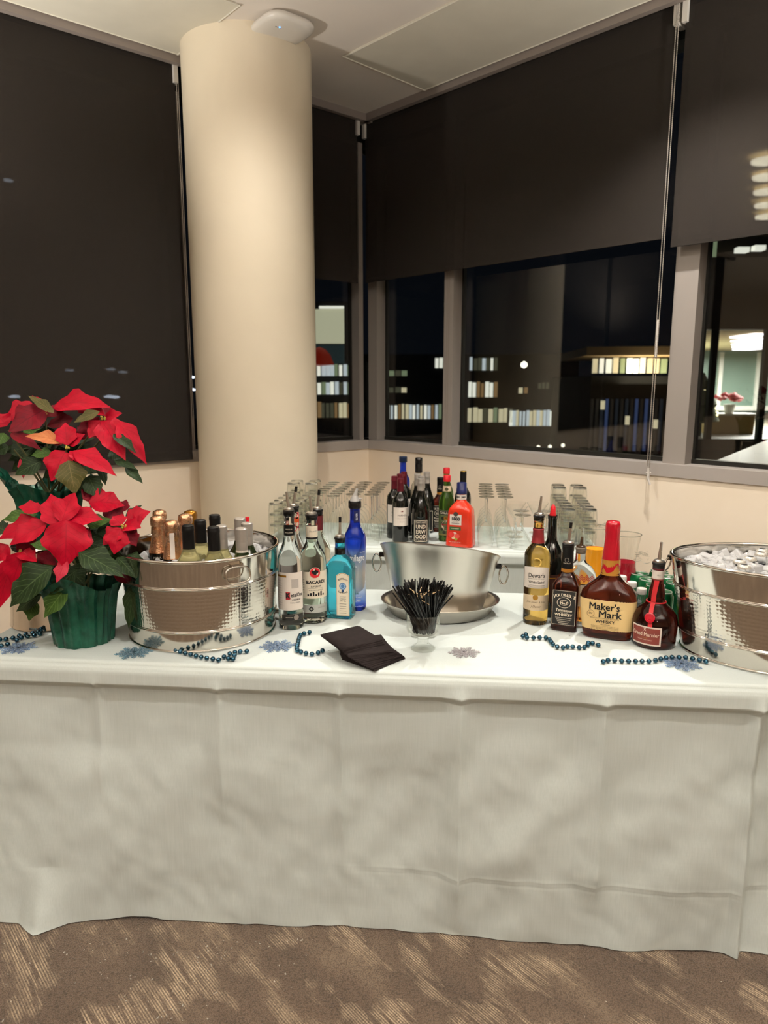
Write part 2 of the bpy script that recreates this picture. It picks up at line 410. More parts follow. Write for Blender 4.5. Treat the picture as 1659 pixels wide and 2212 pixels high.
b2, c2, l2 = blind('R', 2.187, 4.3, 2.137, 'dark roller blind at the right edge, bright lamps glowing through its mesh')
b3, c3, l3 = blind('L', .115, 1.31, 2.172, 'narrow strip of dark roller blind between the column and the room corner')
b4, c4, l4 = blind('L', 1.392, 3.3, 1.046, 'full length dark roller blind behind the red poinsettias, left of the column')
blind('R', 4.4, 6.8, 2.14, 'dark roller blind beyond the right edge of the room corner view')
blind('L', 3.4, 6.8, 1.046, 'full length dark roller blind beyond the left edge of the view')
def bead_chain(w, s, off, z0, z1, parent, loc, width=.012):
    bm = bmesh.new()
    for ds in (-width / 2, width / 2):
        x, y = wp(w, s + ds, off); n = int((z1 - z0) / .009)
        prof = []
        for i in range(n):
            z = z0 + (z1 - z0) * i / n; prof += [(.0009, z), (.0027, z + .0025), (.0027, z + .0055)]
        lathe(bm, prof, 6, x, y)
    o = ob('chain', loc(mesh_of(bm, 60)), M('chain_metal', '#b9b0a6', .35, metal=.7), parent); return o
bead_chain('R', 2.158, .055, 1.06, CEIL - .02, b1, l1)
bead_chain('L', 1.385, .045, 1.06, CEIL - .12, b4, l4, .01)
x, y = wp('R', 2.158, .052)
bm = bmesh.new(); tube(bm, [(x, y, 1.07), (x, y, 1.02), (x + .01, y - .01, .985)], .009, 8, r1=.006); tube(bm, [(x - .012, y, 1.045), (x + .012, y, 1.045)], .006, 6)
ob('tensioner', l1(mesh_of(bm)), M('clear_plastic', '#e6dfd6', .25, trans=.2), b1)
bm = bmesh.new(); tube(bm, [(x, y, 1.72), (x, y, 1.80)], .006, 8); tube(bm, [(x, y, 1.62), (x, y, 1.725)], .0045, 8); ob('connector', l1(mesh_of(bm)), M('clear_plastic'), b1)

# access point on the ceiling
ap = thing('access_point', 'white rounded square wireless access point with blue light on the ceiling', 'access point', (-.50, 3.88, CEIL), R(40))
ob('body', loft_mesh([(-.0005, .09, .09, 3.6), (-.012, .125, .125, 3.6), (-.028, .135, .135, 3.6), (-.042, .132, .132, 3.6), (-.05, .118, .118, 3.4), (-.052, .06, .06, 3)], 56, 60), white_pl, ap)
led = ob('status_light', lathe_mesh([(.0045, 0), (.003, -.003)], 12), M('blue_led', '#3a8bff', .3, emit=6), ap, (-.045, -.045, -.0515))
ob('logo_bar', box_mesh(-.02, .012, -.0015, .0015, -.0015, 0), greyink, ap, (-.045, -.038, -.0515))

# downlights (fixture + its own lamp)
lens_m = M('lamp_lens', '#ffe2b8', .4, emit=14)
def downlight(i, x, y, watts, cone):
    t = thing('downlight', 'round recessed ceiling downlight with white trim ring, %s' % ['over the right of the bar', 'over the left of the bar', 'before the table at left', 'before the table at right', 'before the table centre', 'over the room at left', 'over the room at right', 'over the far end of the room'][i], 'downlight', (x, y, CEIL))
    ob('trim_ring', lathe_mesh([(.062, 0), (.085, 0), (.082, -.006), (.064, -.006)], 32, cap0=False, cap1=False), white_pl, t)
    ob('lens', lathe_mesh([(.062, -.001), (.061, -.002)], 32), lens_m, t)
    l = bpy.data.lights.new('lamp', 'SPOT'); l.energy = watts; l.color = WARM; l.spot_size = R(cone); l.spot_blend = .7; l.shadow_soft_size = .03
    o = bpy.data.objects.new('lamp', l); COL.objects.link(o); o.parent = t; o.location = (0, 0, -.02)
for i, a in enumerate(DOWNLIGHTS): downlight(i, *a)
for i, (x, y, w) in enumerate(ADDED_PENDANTS):  # fill lights added behind the camera, aimed at the ceiling
    t = thing('linear_pendant', 'suspended linear uplight behind the camera at %s' % ('left', 'right')[i], 'light', (x, y, CEIL))
    ob('housing', box_mesh(-.9, .9, -.06, .06, -.62, -.56, .004), white_pl, t)
    for sx_ in (-.7, .7): ob('wire', lathe_mesh([(.002, -.56), (.002, 0)], 6, cx=sx_), steel, t)
    l = bpy.data.lights.new('uplight', 'AREA'); l.shape = 'RECTANGLE'; l.size = 1.7; l.size_y = .1; l.energy = w; l.color = (1, .96, .91)
    o = bpy.data.objects.new('uplight', l); COL.objects.link(o); o.parent = t; o.location = (0, 0, -.54); o.rotation_euler = (PI, 0, 0)

for i, (x, y, w) in enumerate(ADDED_TORCHIERES):  # added fill lights, out of view on both sides
    t = thing('torchiere', 'standing uplighter beyond the %s edge of the view' % ('left', 'right')[i], 'floor lamp', (x, y, 0))
    ob('base', lathe_mesh([(.14, 0), (.14, .015), (.02, .03)], 32), black_pl, t); ob('pole', lathe_mesh([(.014, .02), (.014, 1.8)], 12), black_pl, t)
    ob('bowl', lathe_mesh([(.02, 1.78), (.10, 1.82), (.17, 1.90), (.165, 1.90), (.09, 1.83), (.02, 1.80)], 32, cap1=False), black_pl, t)
    l = bpy.data.lights.new('uplight', 'SPOT'); l.energy = w; l.color = (1, .95, .88); l.spot_size = R(165); l.spot_blend = .6; l.shadow_soft_size = .08
    o = bpy.data.objects.new('uplight', l); COL.objects.link(o); o.parent = t; o.location = (0, 0, 1.92); o.rotation_euler = (PI, 0, 0)

# ------------------------------------------------------------------ tables under cloths
def table_under(name, label, O, ang, u0, u1, depth):
    t = thing(name, label, 'table', (O[0], O[1], 0), ang)
    ob('tabletop', box_mesh(u0 + .004, u1 - .004, .006, depth - .006, .715, .7575, .004), M('laminate', '#8a7a66', .5), t)
    for x in (u0 + .15, u1 - .15):
        for y in (.1, depth - .1):
            ob('leg', lathe_mesh([(.014, 0), (.014, .716)], 10, cx=x, cy=y), M('grey_steel_leg', '#6a6a6a', .4, metal=.8), t)
    return t
def edge(d, r=.012):
    if d <= 0: return 0, 0
    if d < r * PI / 2: return r * math.sin(d / r), r * (1 - math.cos(d / r))
    return r, r + d - r * PI / 2
def samples(a0, a1, step, marks=(), fine=.0035, reach=.02):
    xs = set(); n = max(2, int((a1 - a0) / step))
    for i in range(n + 1): xs.add(round(a0 + (a1 - a0) * i / n, 5))
    for m_ in marks:
        k = -reach
        while k <= reach:
            if a0 < m_ + k < a1: xs.add(round(m_ + k, 5))
            k += fine
    return sorted(xs)
def cloth(name, label, O, ang, u0, u1, depth, dropf, dropb, dropl, dropr, folds, seed, flare=None, group=None, us=.012, zs=.012):
    r = .012
    U = samples(u0 - dropl, u1 + dropr, us, [f[0] for f in folds] + [u0, u1])
    V = samples(-dropf, depth + dropb, zs, (0, depth, -.06, -.08, -.585), .004)
    bm = bmesh.new(); g = []
    for v in V:
        row = []
        for u in U:
            du = u0 + r - u if u < u0 + r else (u - u1 + r if u > u1 - r else 0)
            dv = r - v if v < r else (v - depth + r if v > depth - r else 0)
            hu, zu = edge(du, r); hv, zv = edge(dv, r)
            x = min(max(u, u0 + r), u1 - r) + (hu if u > u0 + r else -hu); y = min(max(v, r), depth - r) + (hv if v > r else -hv)
            drop = max(zu, zv); z = .76 - drop
            both = min(zu, zv)
            if both > 0:                                  # corner: the spare cloth hangs in a fold
                x += (.18 * both) * (1 if u > u1 - r else -1); y += (.10 * both) * (-1 if v < r else 1)
            if zv > r * .9 and v < r and both == 0:       # front drape: bulge over the table edge, folds, wrinkles
                out = .012 * max(0, min(1, drop / .025)) - .024 * max(0, min(1, (drop - .060) / .020))
                for fu, amp, w, lo, hi in folds:
                    k = 1 - abs(u - fu) / w
                    if k > 0 and drop > .03:
                        e = max(0, min(1, (drop - .03) / .06)) * (1 if drop < hi else max(0, 1 - (drop - hi) / .12))
                        out += amp * (k if u < fu else k * k) * e
                        if .055 < drop < .12 and k > .3: out += .0035 * math.sin(k * 7 + drop * 110) * k * min(1, (drop - .055) / .015) * max(0, (.12 - drop) / .065)
                p = Vector((u * 3.1 + seed, drop * 2.2, seed))
                amp = max(0, min(1, (drop - .05) / .25))
                out += amp * (.030 * noise.noise(p) + .010 * noise.noise(Vector((u * 9 + drop * 6, drop * 5 - u * 3, seed + 3))) + .0030 * noise.noise(Vector((u * 24 - drop * 14, drop * 16 + u * 7, seed + 9))))
                out += (.0009 * max(0, 1 - abs(drop - .575) / .005) - .0006 * max(0, 1 - abs(drop - .590) / .005)) * max(0, min(1, (u + .2) * 3))      # pressed crease
                if flare: out += flare(u, drop)
                y -= out
                x += .003 * amp * noise.noise(Vector((u * 5, drop * 7, seed + 20)))
                hem = drop - (dropf - .10)
                if hem > 0: z += .012 * hem / .1 * noise.noise(Vector((u * 5, 0, seed + 31)))
                z = max(z, .004)
            elif drop == 0:
                z += .0012 * noise.noise(Vector((u * 7, v * 7, seed + 40)))
            row.append(bm.verts.new((x, y, z)))
        g.append(row)
    for a, b in zip(g, g[1:]):
        for i in range(len(U) - 1): bm.faces.new((a[i], a[i + 1], b[i + 1], b[i]))
    o = ob(name, mesh_of(bm, 180), cloth_m, None, (O[0], O[1], 0), (0, 0, ang))
    tag(o, label, 'tablecloth', group); return o
FO, FA = (0, 1.735), -R(5.3)
BO, BA = (-.02, 3.165), -R(7.0)
table_under('banquet_table', 'long folding table hidden under the white cloth of the front bar', FO, FA, -1.17, 1.29, .752)
table_under('banquet_table', 'narrow folding table hidden under the cloth of the glassware table', BO, BA, -.565, .985, .555)
def flare(u, d):
    k = max(0, d - .25)
    f = .12 * k * max(0, min(1, (-.35 - u) / .7)) + .03 * k
    f += .05 * max(0, 1 - abs(u + .95) / .07) * max(0, (d - .6) / .15)
    if u > .93: f -= .02 * min(1, (u - .93) / .02) * max(0, min(1, (d - .07) / .12))
    return f
cloth('tablecloth', 'long pale cloth draped to the carpet over the front bar table', FO, FA, -1.17, 1.29, .752, .752, .45, .745, .745,
      [(-.78, .008, .03, 0, .3), (-.44, .014, .05, 0, .35), (-.115, .013, .03, 0, .46), (.20, .024, .055, 0, .62), (.56, .024, .06, 0, .55), (.935, .02, .03, 0, 2)], 3.3, flare)
cloth('tablecloth', 'pale cloth over the narrow back table that carries the glassware', BO, BA, -.565, .985, .555, .745, .10, .3, .3,
      [(-.3, .012, .09, 0, .5), (.05, .010, .07, 0, .5), (.4, .012, .09, 0, .5)], 8.1, None, us=.02, zs=.02)
T = .7606

# ------------------------------------------------------------------ bottles
clear_g = M('clear_bottle_glass', (.96, .97, .96), .0, trans=1, ior=1.36)
green_clear = M('greenish_clear_glass', (.86, .93, .84), .0, trans=1, ior=1.36)
sapphire = M('sapphire_glass', (.07, .62, .82), .02, trans=.86, ior=1.36)
cobalt = M('cobalt_glass', (.012, .05, .62), .03, trans=.75, ior=1.4)
amber = M('amber_spirit', (.96, .60, .15), .0, trans=1, ior=1.36)
bourbon = M('dark_bourbon', (.115, .017, .007), .02, trans=.92, ior=1.36)
darkred = M('red_brown_spirit', (.10, .011, .006), .02, trans=.9, ior=1.36)
blackg = M('black_wine_glass', '#0b0d0a', .05, coat=.3)
darkgreen_g = M('dark_green_glass', '#1d2a0c', .05, trans=.25, coat=.3)
green_g = M('green_glass', (.10, .22, .03), .03, trans=.8, ior=1.3)
white_cap = M('white_cap', '#e6dfd6', .4)
red_wax = M('red_wax', '#b00c22', .25, coat=.4)
burgundy = M('burgundy_capsule', '#5c1420', .35, metal=.3)
silver_cap = M('silver_capsule', '#b4ada4', .35, metal=.55)
gold_foil = add_noise(M('rose_gold_foil', '#e0a274', .22, metal=.85), ('#d39566', '#f0c09a'), 60, bump=.6, bscale=160, dist=.003)
gold2 = M('old_gold_foil', '#9c6a23', .3, metal=.85)
black_caps = M('black_capsule', '#0a0909', .42, spec=.3)
wine_w = M('white_wine_glass', (.97, .88, .42), .03, trans=.75, ior=1.25)

def lettering_rule(parent, x0, x1, z, r, ang, mat, h=.0006):
    return wlabel(parent, r, z, z + h, ang + x0 / r, ang + x1 / r, mat, 'rule', .0009, 8)
def pourer(root, z, r, spout=.058, lean=8, az=0, cap=None, collar=black_rub, metal=dsteel):
    p = ob('pourer_collar', lathe_mesh([(r * 1.02, z - .014), (r * 1.1, z - .012), (r * 1.1, z - .004), (r * 1.22, z - .003), (r * 1.22, z + .003), (r * .95, z + .006)], 20), collar, root)
    ob('pourer_flange', lathe_mesh([(r * 1.05, z + .005), (r * 1.0, z + .009), (r * .6, z + .012)], 20), metal, p)
    d = Vector((math.sin(R(lean)) * math.cos(az), math.sin(R(lean)) * math.sin(az), math.cos(R(lean))))
    b = Vector((0, 0, z + .009))
    ob('spout', tube_mesh([b, b + d * spout * .5, b + d * spout], .0052, 12, r1=.0036), metal, p)
    if cap: ob('spout_cap', tube_mesh([b + d * spout * .82, b + d * (spout + .008)], .0046, 12), cap, p)
    return p
def bottle(name, label, pos, prof, mat, rz=0, group=None, round_=True, n=40):
    t = thing(name, label, 'bottle', pos, rz, group)
    me = lathe_mesh([(r, z) for z, r in prof], n, 50) if round_ else loft_mesh(prof, 56, 30)
    ob('body', me, mat, t); return t
def face(x, y): return math.atan2(-x, y)        # rotz that turns local -Y toward the camera

# clear vodka, black neck band, printed white label
p = (-.283, 2.085, T); k = bottle('vodka_bottle', 'clear vodka bottle with white paper label and black neck band, beside the left steel tub', p,
    [(0, .034), (.004, .0372), (.012, .0378), (.20, .0378), (.214, .037), (.232, .0325), (.252, .0245), (.268, .0185), (.284, .0158), (.346, .0152), (.348, .0172), (.356, .0172)], clear_g, face(p[0], p[1]) - R(4))
l = wlabel(k, .0378, .062, .178, R(-78), R(74), paper)
ob_ = wlabel(l, .0378, .164, .170, R(-72), R(-14), goldink, 'band', .0008)
wlabel(l, .0378, .096, .119, R(-19), R(1), redink, 'red_square', .0008)
wtext(l, 'K', .021, .0378, .1075, R(-9), ink, .0012, .9, lift=.0012)
wtext(l, 'etelOne', .0165, .0378, .1085, R(35), ink, .0003, .74)
wtext(l, 'VODKA', .0075, .0378, .094, R(28), ink, .0001); wtext(l, 'FAMILY MADE', .0052, .0378, .085, R(25), greyink)
wlabel(l, .0378, .130, .158, R(8), R(42), M('grey_print', '#b9b0a8', .6), 'picture', .0008)
for i in range(11): lettering_rule(l, -.046, -.024, .152 - i * .0075, .0378, 0, M('pale_print', '#cbbfb5', .6), .0012)
l2_ = wlabel(k, .0378, .030, .048, R(-42), R(74), M('black_label', '#191614', .45), 'lower_label')
disc_label(l2_, .008, .018, .039, .0378, greyink); lettering_rule(l2_, -.014, .008, .0385, .0378, 0, cream, .0015)
nb = wlabel(k, .0158, .286, .316, -PI, PI, black_caps, 'neck_band', .0007, 32); wtext(nb, 'MADE IN', .0048, .0165, .305, 0, cream); wtext(nb, 'HOLLAND', .0052, .0165, .295, 0, cream)
pourer(k, .357, .0145, .05, 6, PI, None)

# candy striped vodka bottle behind
p = (-.285, 2.215, T); k = bottle('vodka_bottle', 'clear bottle with candy striped neck hidden behind the vodka bottle', p,
    [(0, .036), (.005, .038), (.19, .038), (.22, .034), (.25, .02), (.27, .0155), (.345, .0150)], clear_g, 0)
for i in range(6):
    bm = bmesh.new(); tube(bm, [(.0158 * math.cos(a * .6 + i), .0158 * math.sin(a * .6 + i), .272 + a * .012) for a in range(6)], .0013, 5); ob('stripe', mesh_of(bm), M('candy_red', '#d33a3f', .4), k)
wlabel(k, .0153, .300, .312, -PI, PI, M('orange_seal', '#d9571e', .5), 'seal', .0012, 24)
wlabel(k, .038, .09, .17, R(-60), R(60), paper)
pourer(k, .347, .0145, .05, 10, 0, black_rub)

# white rum
p = (-.222, 2.145, T); k = bottle('rum_bottle', 'clear greenish rum bottle with cream label and red round emblem', p,
    [(0, .038), (.005, .0425), (.012, .0432), (.188, .0432), (.204, .0415), (.224, .034), (.240, .0245), (.254, .0185), (.270, .0172), (.322, .0165), (.324, .0182), (.333, .0182)], green_clear, face(p[0], p[1]) + R(10))
l = wlabel(k, .0432, .082, .166, R(-82), R(82), cream)
disc_label(l, .0175, 0, .163, .0432, cream, 'emblem', .0006); disc_label(l, .0160, 0, .163, .0432, M('emblem_red', '#c9232b', .5), 'emblem', .0012)
bm = bmesh.new()
for s in (-1, 1):                                       # winged mark
    pts = [(0, .005), (s * .004, .008), (s * .011, .006), (s * .009, -.001), (s * .005, -.002), (s * .003, -.007), (0, -.005)]
    bm.faces.new([bm.verts.new((x, z + .163, 0)) for x, z in pts])
wrap(bm, .0432, 0, 0, .0018); ob('winged_mark', mesh_of(bm, 180), ink, l)
wtext(l, 'BACARDI', .0145, .0432, .133, R(4), ink, .0006, 1.0); wtext(l, 'SUPERIOR', .0075, .0432, .120, R(4), ink, .0001)
lettering_rule(l, -.022, .026, .114, .0432, 0, greyink); wtext(l, 'RON CARTA BLANCA', .0046, .0432, .108, R(4), ink)
bm = bmesh.new()
for i in range(7): box(bm, -.024 + i * .008, -.019 + i * .008, 0, .001, 0, .006 + .004 * (i % 3))
for v in bm.verts: v.co = Vector((v.co.x, v.co.z, 0))
wrap(bm, .0432, .090, 0, .0011); ob('vignette', mesh_of(bm, 180), M('dark_print', '#3a3835', .6), l)
for i in range(6): lettering_rule(l, -.058, -.034, .140 - i * .008, .0432, 0, greyink, .0014)
l2_ = wlabel(k, .0432, .036, .062, R(-66), R(66), M('silver_label', '#b9b9b2', .4, metal=.3), 'lower_label')
bm = bmesh.new(); bm.faces.new([bm.verts.new((x, z + .049, 0)) for x, z in ((-.022, 0), (-.013, -.009), (-.004, 0), (-.013, .009))]); wrap(bm, .0432, 0, 0, .001); ob('diamond', mesh_of(bm, 180), ink, l2_)
wtext(l2_, 'SANTIAGO', .0055, .0432, .052, R(28), greyink)
nb = wlabel(k, .0172, .262, .303, -PI, PI, cream, 'neck_label', .0008, 32); wlabel(nb, .0172, .262, .268, -PI, PI, ink, 'band', .0012, 32)
wtext(nb, 'Bacardi', .008, .018, .287, 0, greyink, 0, 1, .35)
pourer(k, .334, .0165, .05, 4, PI, None)

# second rum behind
p = (-.215, 2.275, T); k = bottle('rum_bottle', 'clear bottle with red capped label hidden behind the white rum', p,
    [(0, .038), (.005, .041), (.185, .041), (.21, .038), (.24, .022), (.255, .016), (.325, .0155)], green_clear, 0)
wlabel(k, .041, .09, .17, R(-60), R(70), cream)
wlabel(k, .0157, .262, .31, -PI, PI, M('dark_red_band', '#5a1018', .5), 'neck_label', .0008, 24)
pourer(k, .327, .015, .05, 6, 0, black_rub)

# blue gin, square section
p = (-.138, 2.185, T); k = bottle('gin_bottle', 'square shouldered sapphire blue gin bottle with arched cream label', p,
    [(0, .040, .030, 6), (.006, .0435, .0335, 7), (.160, .0435, .0335, 7), (.170, .042, .0325, 6), (.188, .028, .024, 4), (.202, .0165, .0165, 2.2), (.210, .0158, .0158, 2), (.252, .0155, .0155, 2)], sapphire, face(p[0], p[1]) - R(16), None, False)
l = flabel(k, -.004, .038, .012, .142, -.0335, cream, arch=.009); 
flabel(l, -.003, .037, .013, .141, -.0335, goldink, 'border', .0006, .0085); flabel(l, -.0022, .0362, .0138, .1402, -.0335, cream, 'field', .0008, .0082)
def arc_text(parent, s, size, x, y, z, rad, mat, bold=0, spread=1.0, up=True, lift=.0011):
    n = len(s); tot = size * .62 * n / rad * spread
    bm = bmesh.new()
    for i, ch in enumerate(s):
        if ch == ' ': continue
        b = text_bm(ch, size, bold); a = (-tot / 2 + tot * (i + .5) / n)
        rot = Matrix.Rotation(-a if up else a, 4, 'Z'); off = Vector((math.sin(a) * rad, math.cos(a) * rad if up else -math.cos(a) * rad, 0))
        me = bpy.data.meshes.new('c'); 
        for v in b.verts: v.co = rot @ v.co + off
        b.to_mesh(me); b.free(); bm.from_mesh(me); bpy.data.meshes.remove(me)
    flat(bm, x, y, z, lift); me = bpy.data.meshes.new('t'); bm.to_mesh(me); bm.free(); return ob('lettering', me, mat, parent)
arc_text(l, 'BOMBAY', .0080, .017, -.0335, .112, .0200, ink, .0001, 1.12)
arc_text(l, 'SAPPHIRE', .0072, .017, -.0335, .110, .0240, ink, .0001, .95, False)
flat_disc(l, .0118, .017, -.0335, .108, M('emblem_blue', '#4a78a8', .4), 'emblem', n=8); flat_disc(l, .0085, .017, -.0335, .108, M('emblem_pale', '#9fbad0', .4), 'emblem', lift=.0014)
flat_disc(l, .0055, .017, -.0335, .108, M('emblem_blue'), 'emblem', lift=.0018); flat_disc(l, .0042, .017, -.0335, .0925, M('emblem_navy', '#23406b', .4), 'emblem', lift=.0014)
ftext(l, 'Distilled', .006, .017, -.0335, .074, greyink, 0, .9, .3); ftext(l, 'LONDON', .005, .017, -.0335, .067, ink, 0, .9); ftext(l, 'DRY GIN', .0055, .017, -.0335, .060, ink, .0001, .9)
for i in range(5): flabel(l, .006, .028, .050 - i * .0075, .0514 - i * .0075, -.0335, greyink, 'fine_print', .001)
ob('neck_cap', lathe_mesh([(.0165, .203), (.017, .205), (.017, .222), (.0164, .224)], 24), black_pl, k)
pourer(k, .254, .0148, .05, 1, 0, black_rub)

# cobalt tequila
cobalt_g = M('cobalt_gradient_glass', (.05, .12, .7), .03, trans=.8, ior=1.38)
def _grad(m):
    N, L, b = nodes(m); tc = nn(m, 'ShaderNodeTexCoord'); sp = nn(m, 'ShaderNodeSeparateXYZ'); L.new(tc.outputs['Object'], sp.inputs[0])
    r = ramp(m, sp.outputs[2], [(0.0, (.01, .04, .6)), (.012, (.01, .04, .6)), (.03, (.2, .36, .9)), (.085, (.75, .82, .92)), (.12, (.86, .88, .9)), (.18, (.3, .45, .85)), (.21, (.012, .06, .72)), (.36, (.01, .03, .5))])
    L.new(r.outputs[0], b.inputs['Base Color'])
_grad(cobalt_g)
def tequila(pos, rz, label, detail=True):
    k = bottle('tequila_bottle', label, pos, [(0, .032), (.004, .0345), (.010, .0353), (.236, .0353), (.250, .0335), (.266, .025), (.282, .018), (.296, .0162), (.336, .0158)], cobalt_g if detail else cobalt, rz)
    if detail:
        wtext(k, 'milagro', .029, .0353, .178, R(8), M('white_print', '#f0f0f0', .5), .0007, .60); wtext(k, 'Leyenda', .006, .0353, .197, R(34), M('white_print'), 0, 1, .3); wtext(k, 'Tequila', .0075, .0353, .150, R(-14), M('white_print'), .0001)
        wtext(k, 'SILVER', .009, .0353, .036, R(2), M('white_print'), .0001); wtext(k, '100% DE AGAVE', .0048, .0353, .048, R(2), M('white_print')); wtext(k, 'Product of Mexico', .006, .0353, .017, R(2), M('white_print'), 0, 1, .3)
        bm = bmesh.new()
        for i, (a, h) in enumerate(((-.5, .010), (-.2, .015), (.1, .017), (.35, .013), (.6, .009))):
            b0 = Vector((i * .003 - .006, 0, 0)); bm.faces.new([bm.verts.new(b0 + Vector(q)) for q in ((-.0014, 0, 0), (.0014, 0, 0), (a * .004, h, 0))])
        wrap(bm, .0353, .058, 0, .0009); ob('agave_mark', mesh_of(bm, 180), M('agave_green', '#0f5a52', .5), k)
        l = wlabel(k, .0160, .290, .330, R(-20), R(50), M('navy_strip', '#141c4a', .4), 'neck_strip', .0006)
        bm = text_bm('SILVER', .008, .0001, 'CENTER')
        for v in bm.verts: v.co = Vector((-v.co.y, v.co.x, 0))
        wrap(bm, .0162, .310, R(15), .0012); me = bpy.data.meshes.new('t'); bm.to_mesh(me); bm.free(); ob('lettering', me, M('white_print'), l)
    return k
p = (-.094, 2.262, T); k = tequila(p, face(p[0], p[1]) + R(6), 'tall cobalt blue tequila bottle with clear pouring tip, behind the blue gin')
ob('collar', lathe_mesh([(.0195, .336), (.021, .339), (.021, .356), (.0195, .360)], 24), black_pl, k)
bm = bmesh.new(); lathe(bm, [(.0165, .360), (.013, .368), (.009, .376)], 12); tube(bm, [(0, 0, .372), (.004, 0, .386), (.008, 0, .400)], .0085, 10, r1=.0035); tube(bm, [(.008, 0, .366), (.022, 0, .366)], .003, 8)
ob('pouring_tip', mesh_of(bm), M('frosted_plastic', '#e9e4de', .25, trans=.5), k)

# scotch
p = (.470, 2.125, T); k = bottle('scotch_bottle', 'golden scotch whisky bottle with white label and red neck collar', p,
    [(0, .034), (.004, .0368), (.012, .0375), (.21, .0395), (.222, .038), (.236, .030), (.248, .020), (.258, .0165), (.300, .0150), (.322, .0145), (.324, .0160), (.334, .0160)], amber, face(p[0], p[1]) - R(2))
l = wlabel(k, .0389, .118, .180, R(-66), R(66), paper, r1=.0396, top=.006)
wtext(l, "Dewar's", .019, .0395, .158, R(2), ink, .0002, .82); wtext(l, 'BLENDED SCOTCH WHISKY', .0042, .0395, .148, R(2), ink); wtext(l, 'White Label', .0115, .0395, .138, R(2), ink, .0001, .85)
for i in range(4): lettering_rule(l, -.026, .028, .128 - i * .003, .0392, 0, greyink, .0008)
l2_ = wlabel(k, .0382, .048, .094, R(-74), R(74), M('tan_paper', '#d9c3a3', .6), 'lower_label', top=.003, r1=.0387)
disc_label(l2_, .008, 0, .090, .0386, goldink, lift=.0012); wtext(l2_, 'John Dewar & Sons', .0085, .0386, .075, R(2), M('sepia_ink', '#5a4030', .6), 0, .85, .2); wtext(l2_, 'J Dewar', .010, .0385, .061, R(2), M('sepia_ink'), 0, .9, .4)
ob('collar', lathe_mesh([(.0205, .254), (.0185, .262), (.0163, .290), (.0170, .292), (.0170, .296), (.0155, .298)], 28, cap0=False, cap1=False), M('red_brown_collar', '#7a1f22', .4), k)
disc_label(k, .014, 0, .200, .040, M('embossed_glass', (.95, .7, .25), .1, trans=.6), 'embossing', .001, inner=.011)
pourer(k, .335, .0140, .052, 6, 0, None)

# dark bottle with red pourer
p = (.530, 2.20, T); k = bottle('liqueur_bottle', 'black bottle with bright red pouring spout between the scotch and the square whiskey', p,
    [(0, .034), (.005, .0365), (.19, .0365), (.215, .032), (.232, .022), (.246, .0162), (.262, .0148), (.312, .0142), (.314, .0158), (.324, .0155)], blackg, face(p[0], p[1]))
wtext(k, '8', .024, .0362, .188, R(-10), cream, .0004, lift=.001); wtext(k, 'CLUB', .007, .0365, .17, R(-12), goldink)
ob('red_spout', lathe_mesh([(.0105, .322), (.0105, .326), (.0085, .336), (.0075, .350), (.003, .358)], 12), M('red_plastic', '#d8202c', .3), k)
l = wlabel(k, .0365, .05, .14, R(-75), R(75), M('dark_brown_label', '#3a1c14', .5)); wlabel(l, .0365, .128, .131, R(-75), R(75), goldink, 'band', .0008)

# square whiskey
def square_whiskey(pos, rz, label, pour=True):
    k = bottle('whiskey_bottle', label, pos, [(0, .035, .035, 5), (.005, .0385, .0385, 7), (.134, .0385, .0385, 7), (.142, .0375, .0375, 6), (.166, .0245, .0245, 3.2), (.178, .0175, .0175, 2.2), (.19, .0165, .0165, 2), (.255, .0155, .0155, 2)], bourbon, rz, None, False)
    l = flabel(k, -.035, .035, .020, .128, -.0385, M('black_label'))
    flabel(l, -.0335, .0335, .0215, .1265, -.0385, cream, 'border', .0007); flabel(l, -.0327, .0327, .0223, .1257, -.0385, M('black_label'), 'field', .0009)
    arc_text(l, "JACK DANIEL'S", .0120, 0, -.0385, .030, .083, cream, .0002, .67, lift=.0013)
    flat_disc(l, .0165, 0, -.0385, .090, cream, 'emblem', 1.25, lift=.0012); flat_disc(l, .0150, 0, -.0385, .090, M('black_label'), 'emblem', 1.27, lift=.0015)
    flat_disc(l, .0090, 0, -.0385, .090, cream, 'emblem', 1.4, inner=.0082, lift=.0017)
    ftext(l, 'No.7', .0105, 0, -.0385, .0885, cream, .0003, lift=.0019); ftext(l, 'OLD', .005, 0, -.0385, .0965, cream, .0001, lift=.0019)
    ftext(l, 'Tennessee', .0125, 0, -.0385, .066, cream, .0002, .9, .2, lift=.0013); ftext(l, 'SOUR MASH', .004, 0, -.0385, .0585, cream, lift=.0013); ftext(l, 'WHISKEY', .0105, 0, -.0385, .052, cream, .0003, 1.15, lift=.0013)
    for i in range(4): flabel(l, -.024 + .003 * i, .024 - .003 * i, .042 - i * .0055, .0440 - i * .0055, -.0385, M('pale_ink', '#a89f92', .5), 'fine_print', .0013)
    ob('neck_wrap', lathe_mesh([(.0178, .188), (.0172, .205), (.0166, .240), (.0172, .243), (.0172, .256), (.0150, .258)], 28, cap0=False), black_caps, k)
    wtext(k, 'Old No.7', .0055, .0176, .205, 0, cream); disc_label(k, .0065, 0, .215, .0172, greyink, 'neck_emblem', .0008, inner=.0052)
    ob('tax_band', lathe_mesh([(.0182, .176), (.0176, .189)], 28, cap0=False, cap1=False), M('amber_band', '#b87a2c', .3, metal=.4), k)
    if pour: pourer(k, .259, .0150, .050, 5, 0, black_rub)
    return k
p = (.549, 2.072, T); square_whiskey(p, -R(22), 'square black labelled tennessee whiskey bottle with steel pourer on the front bar')

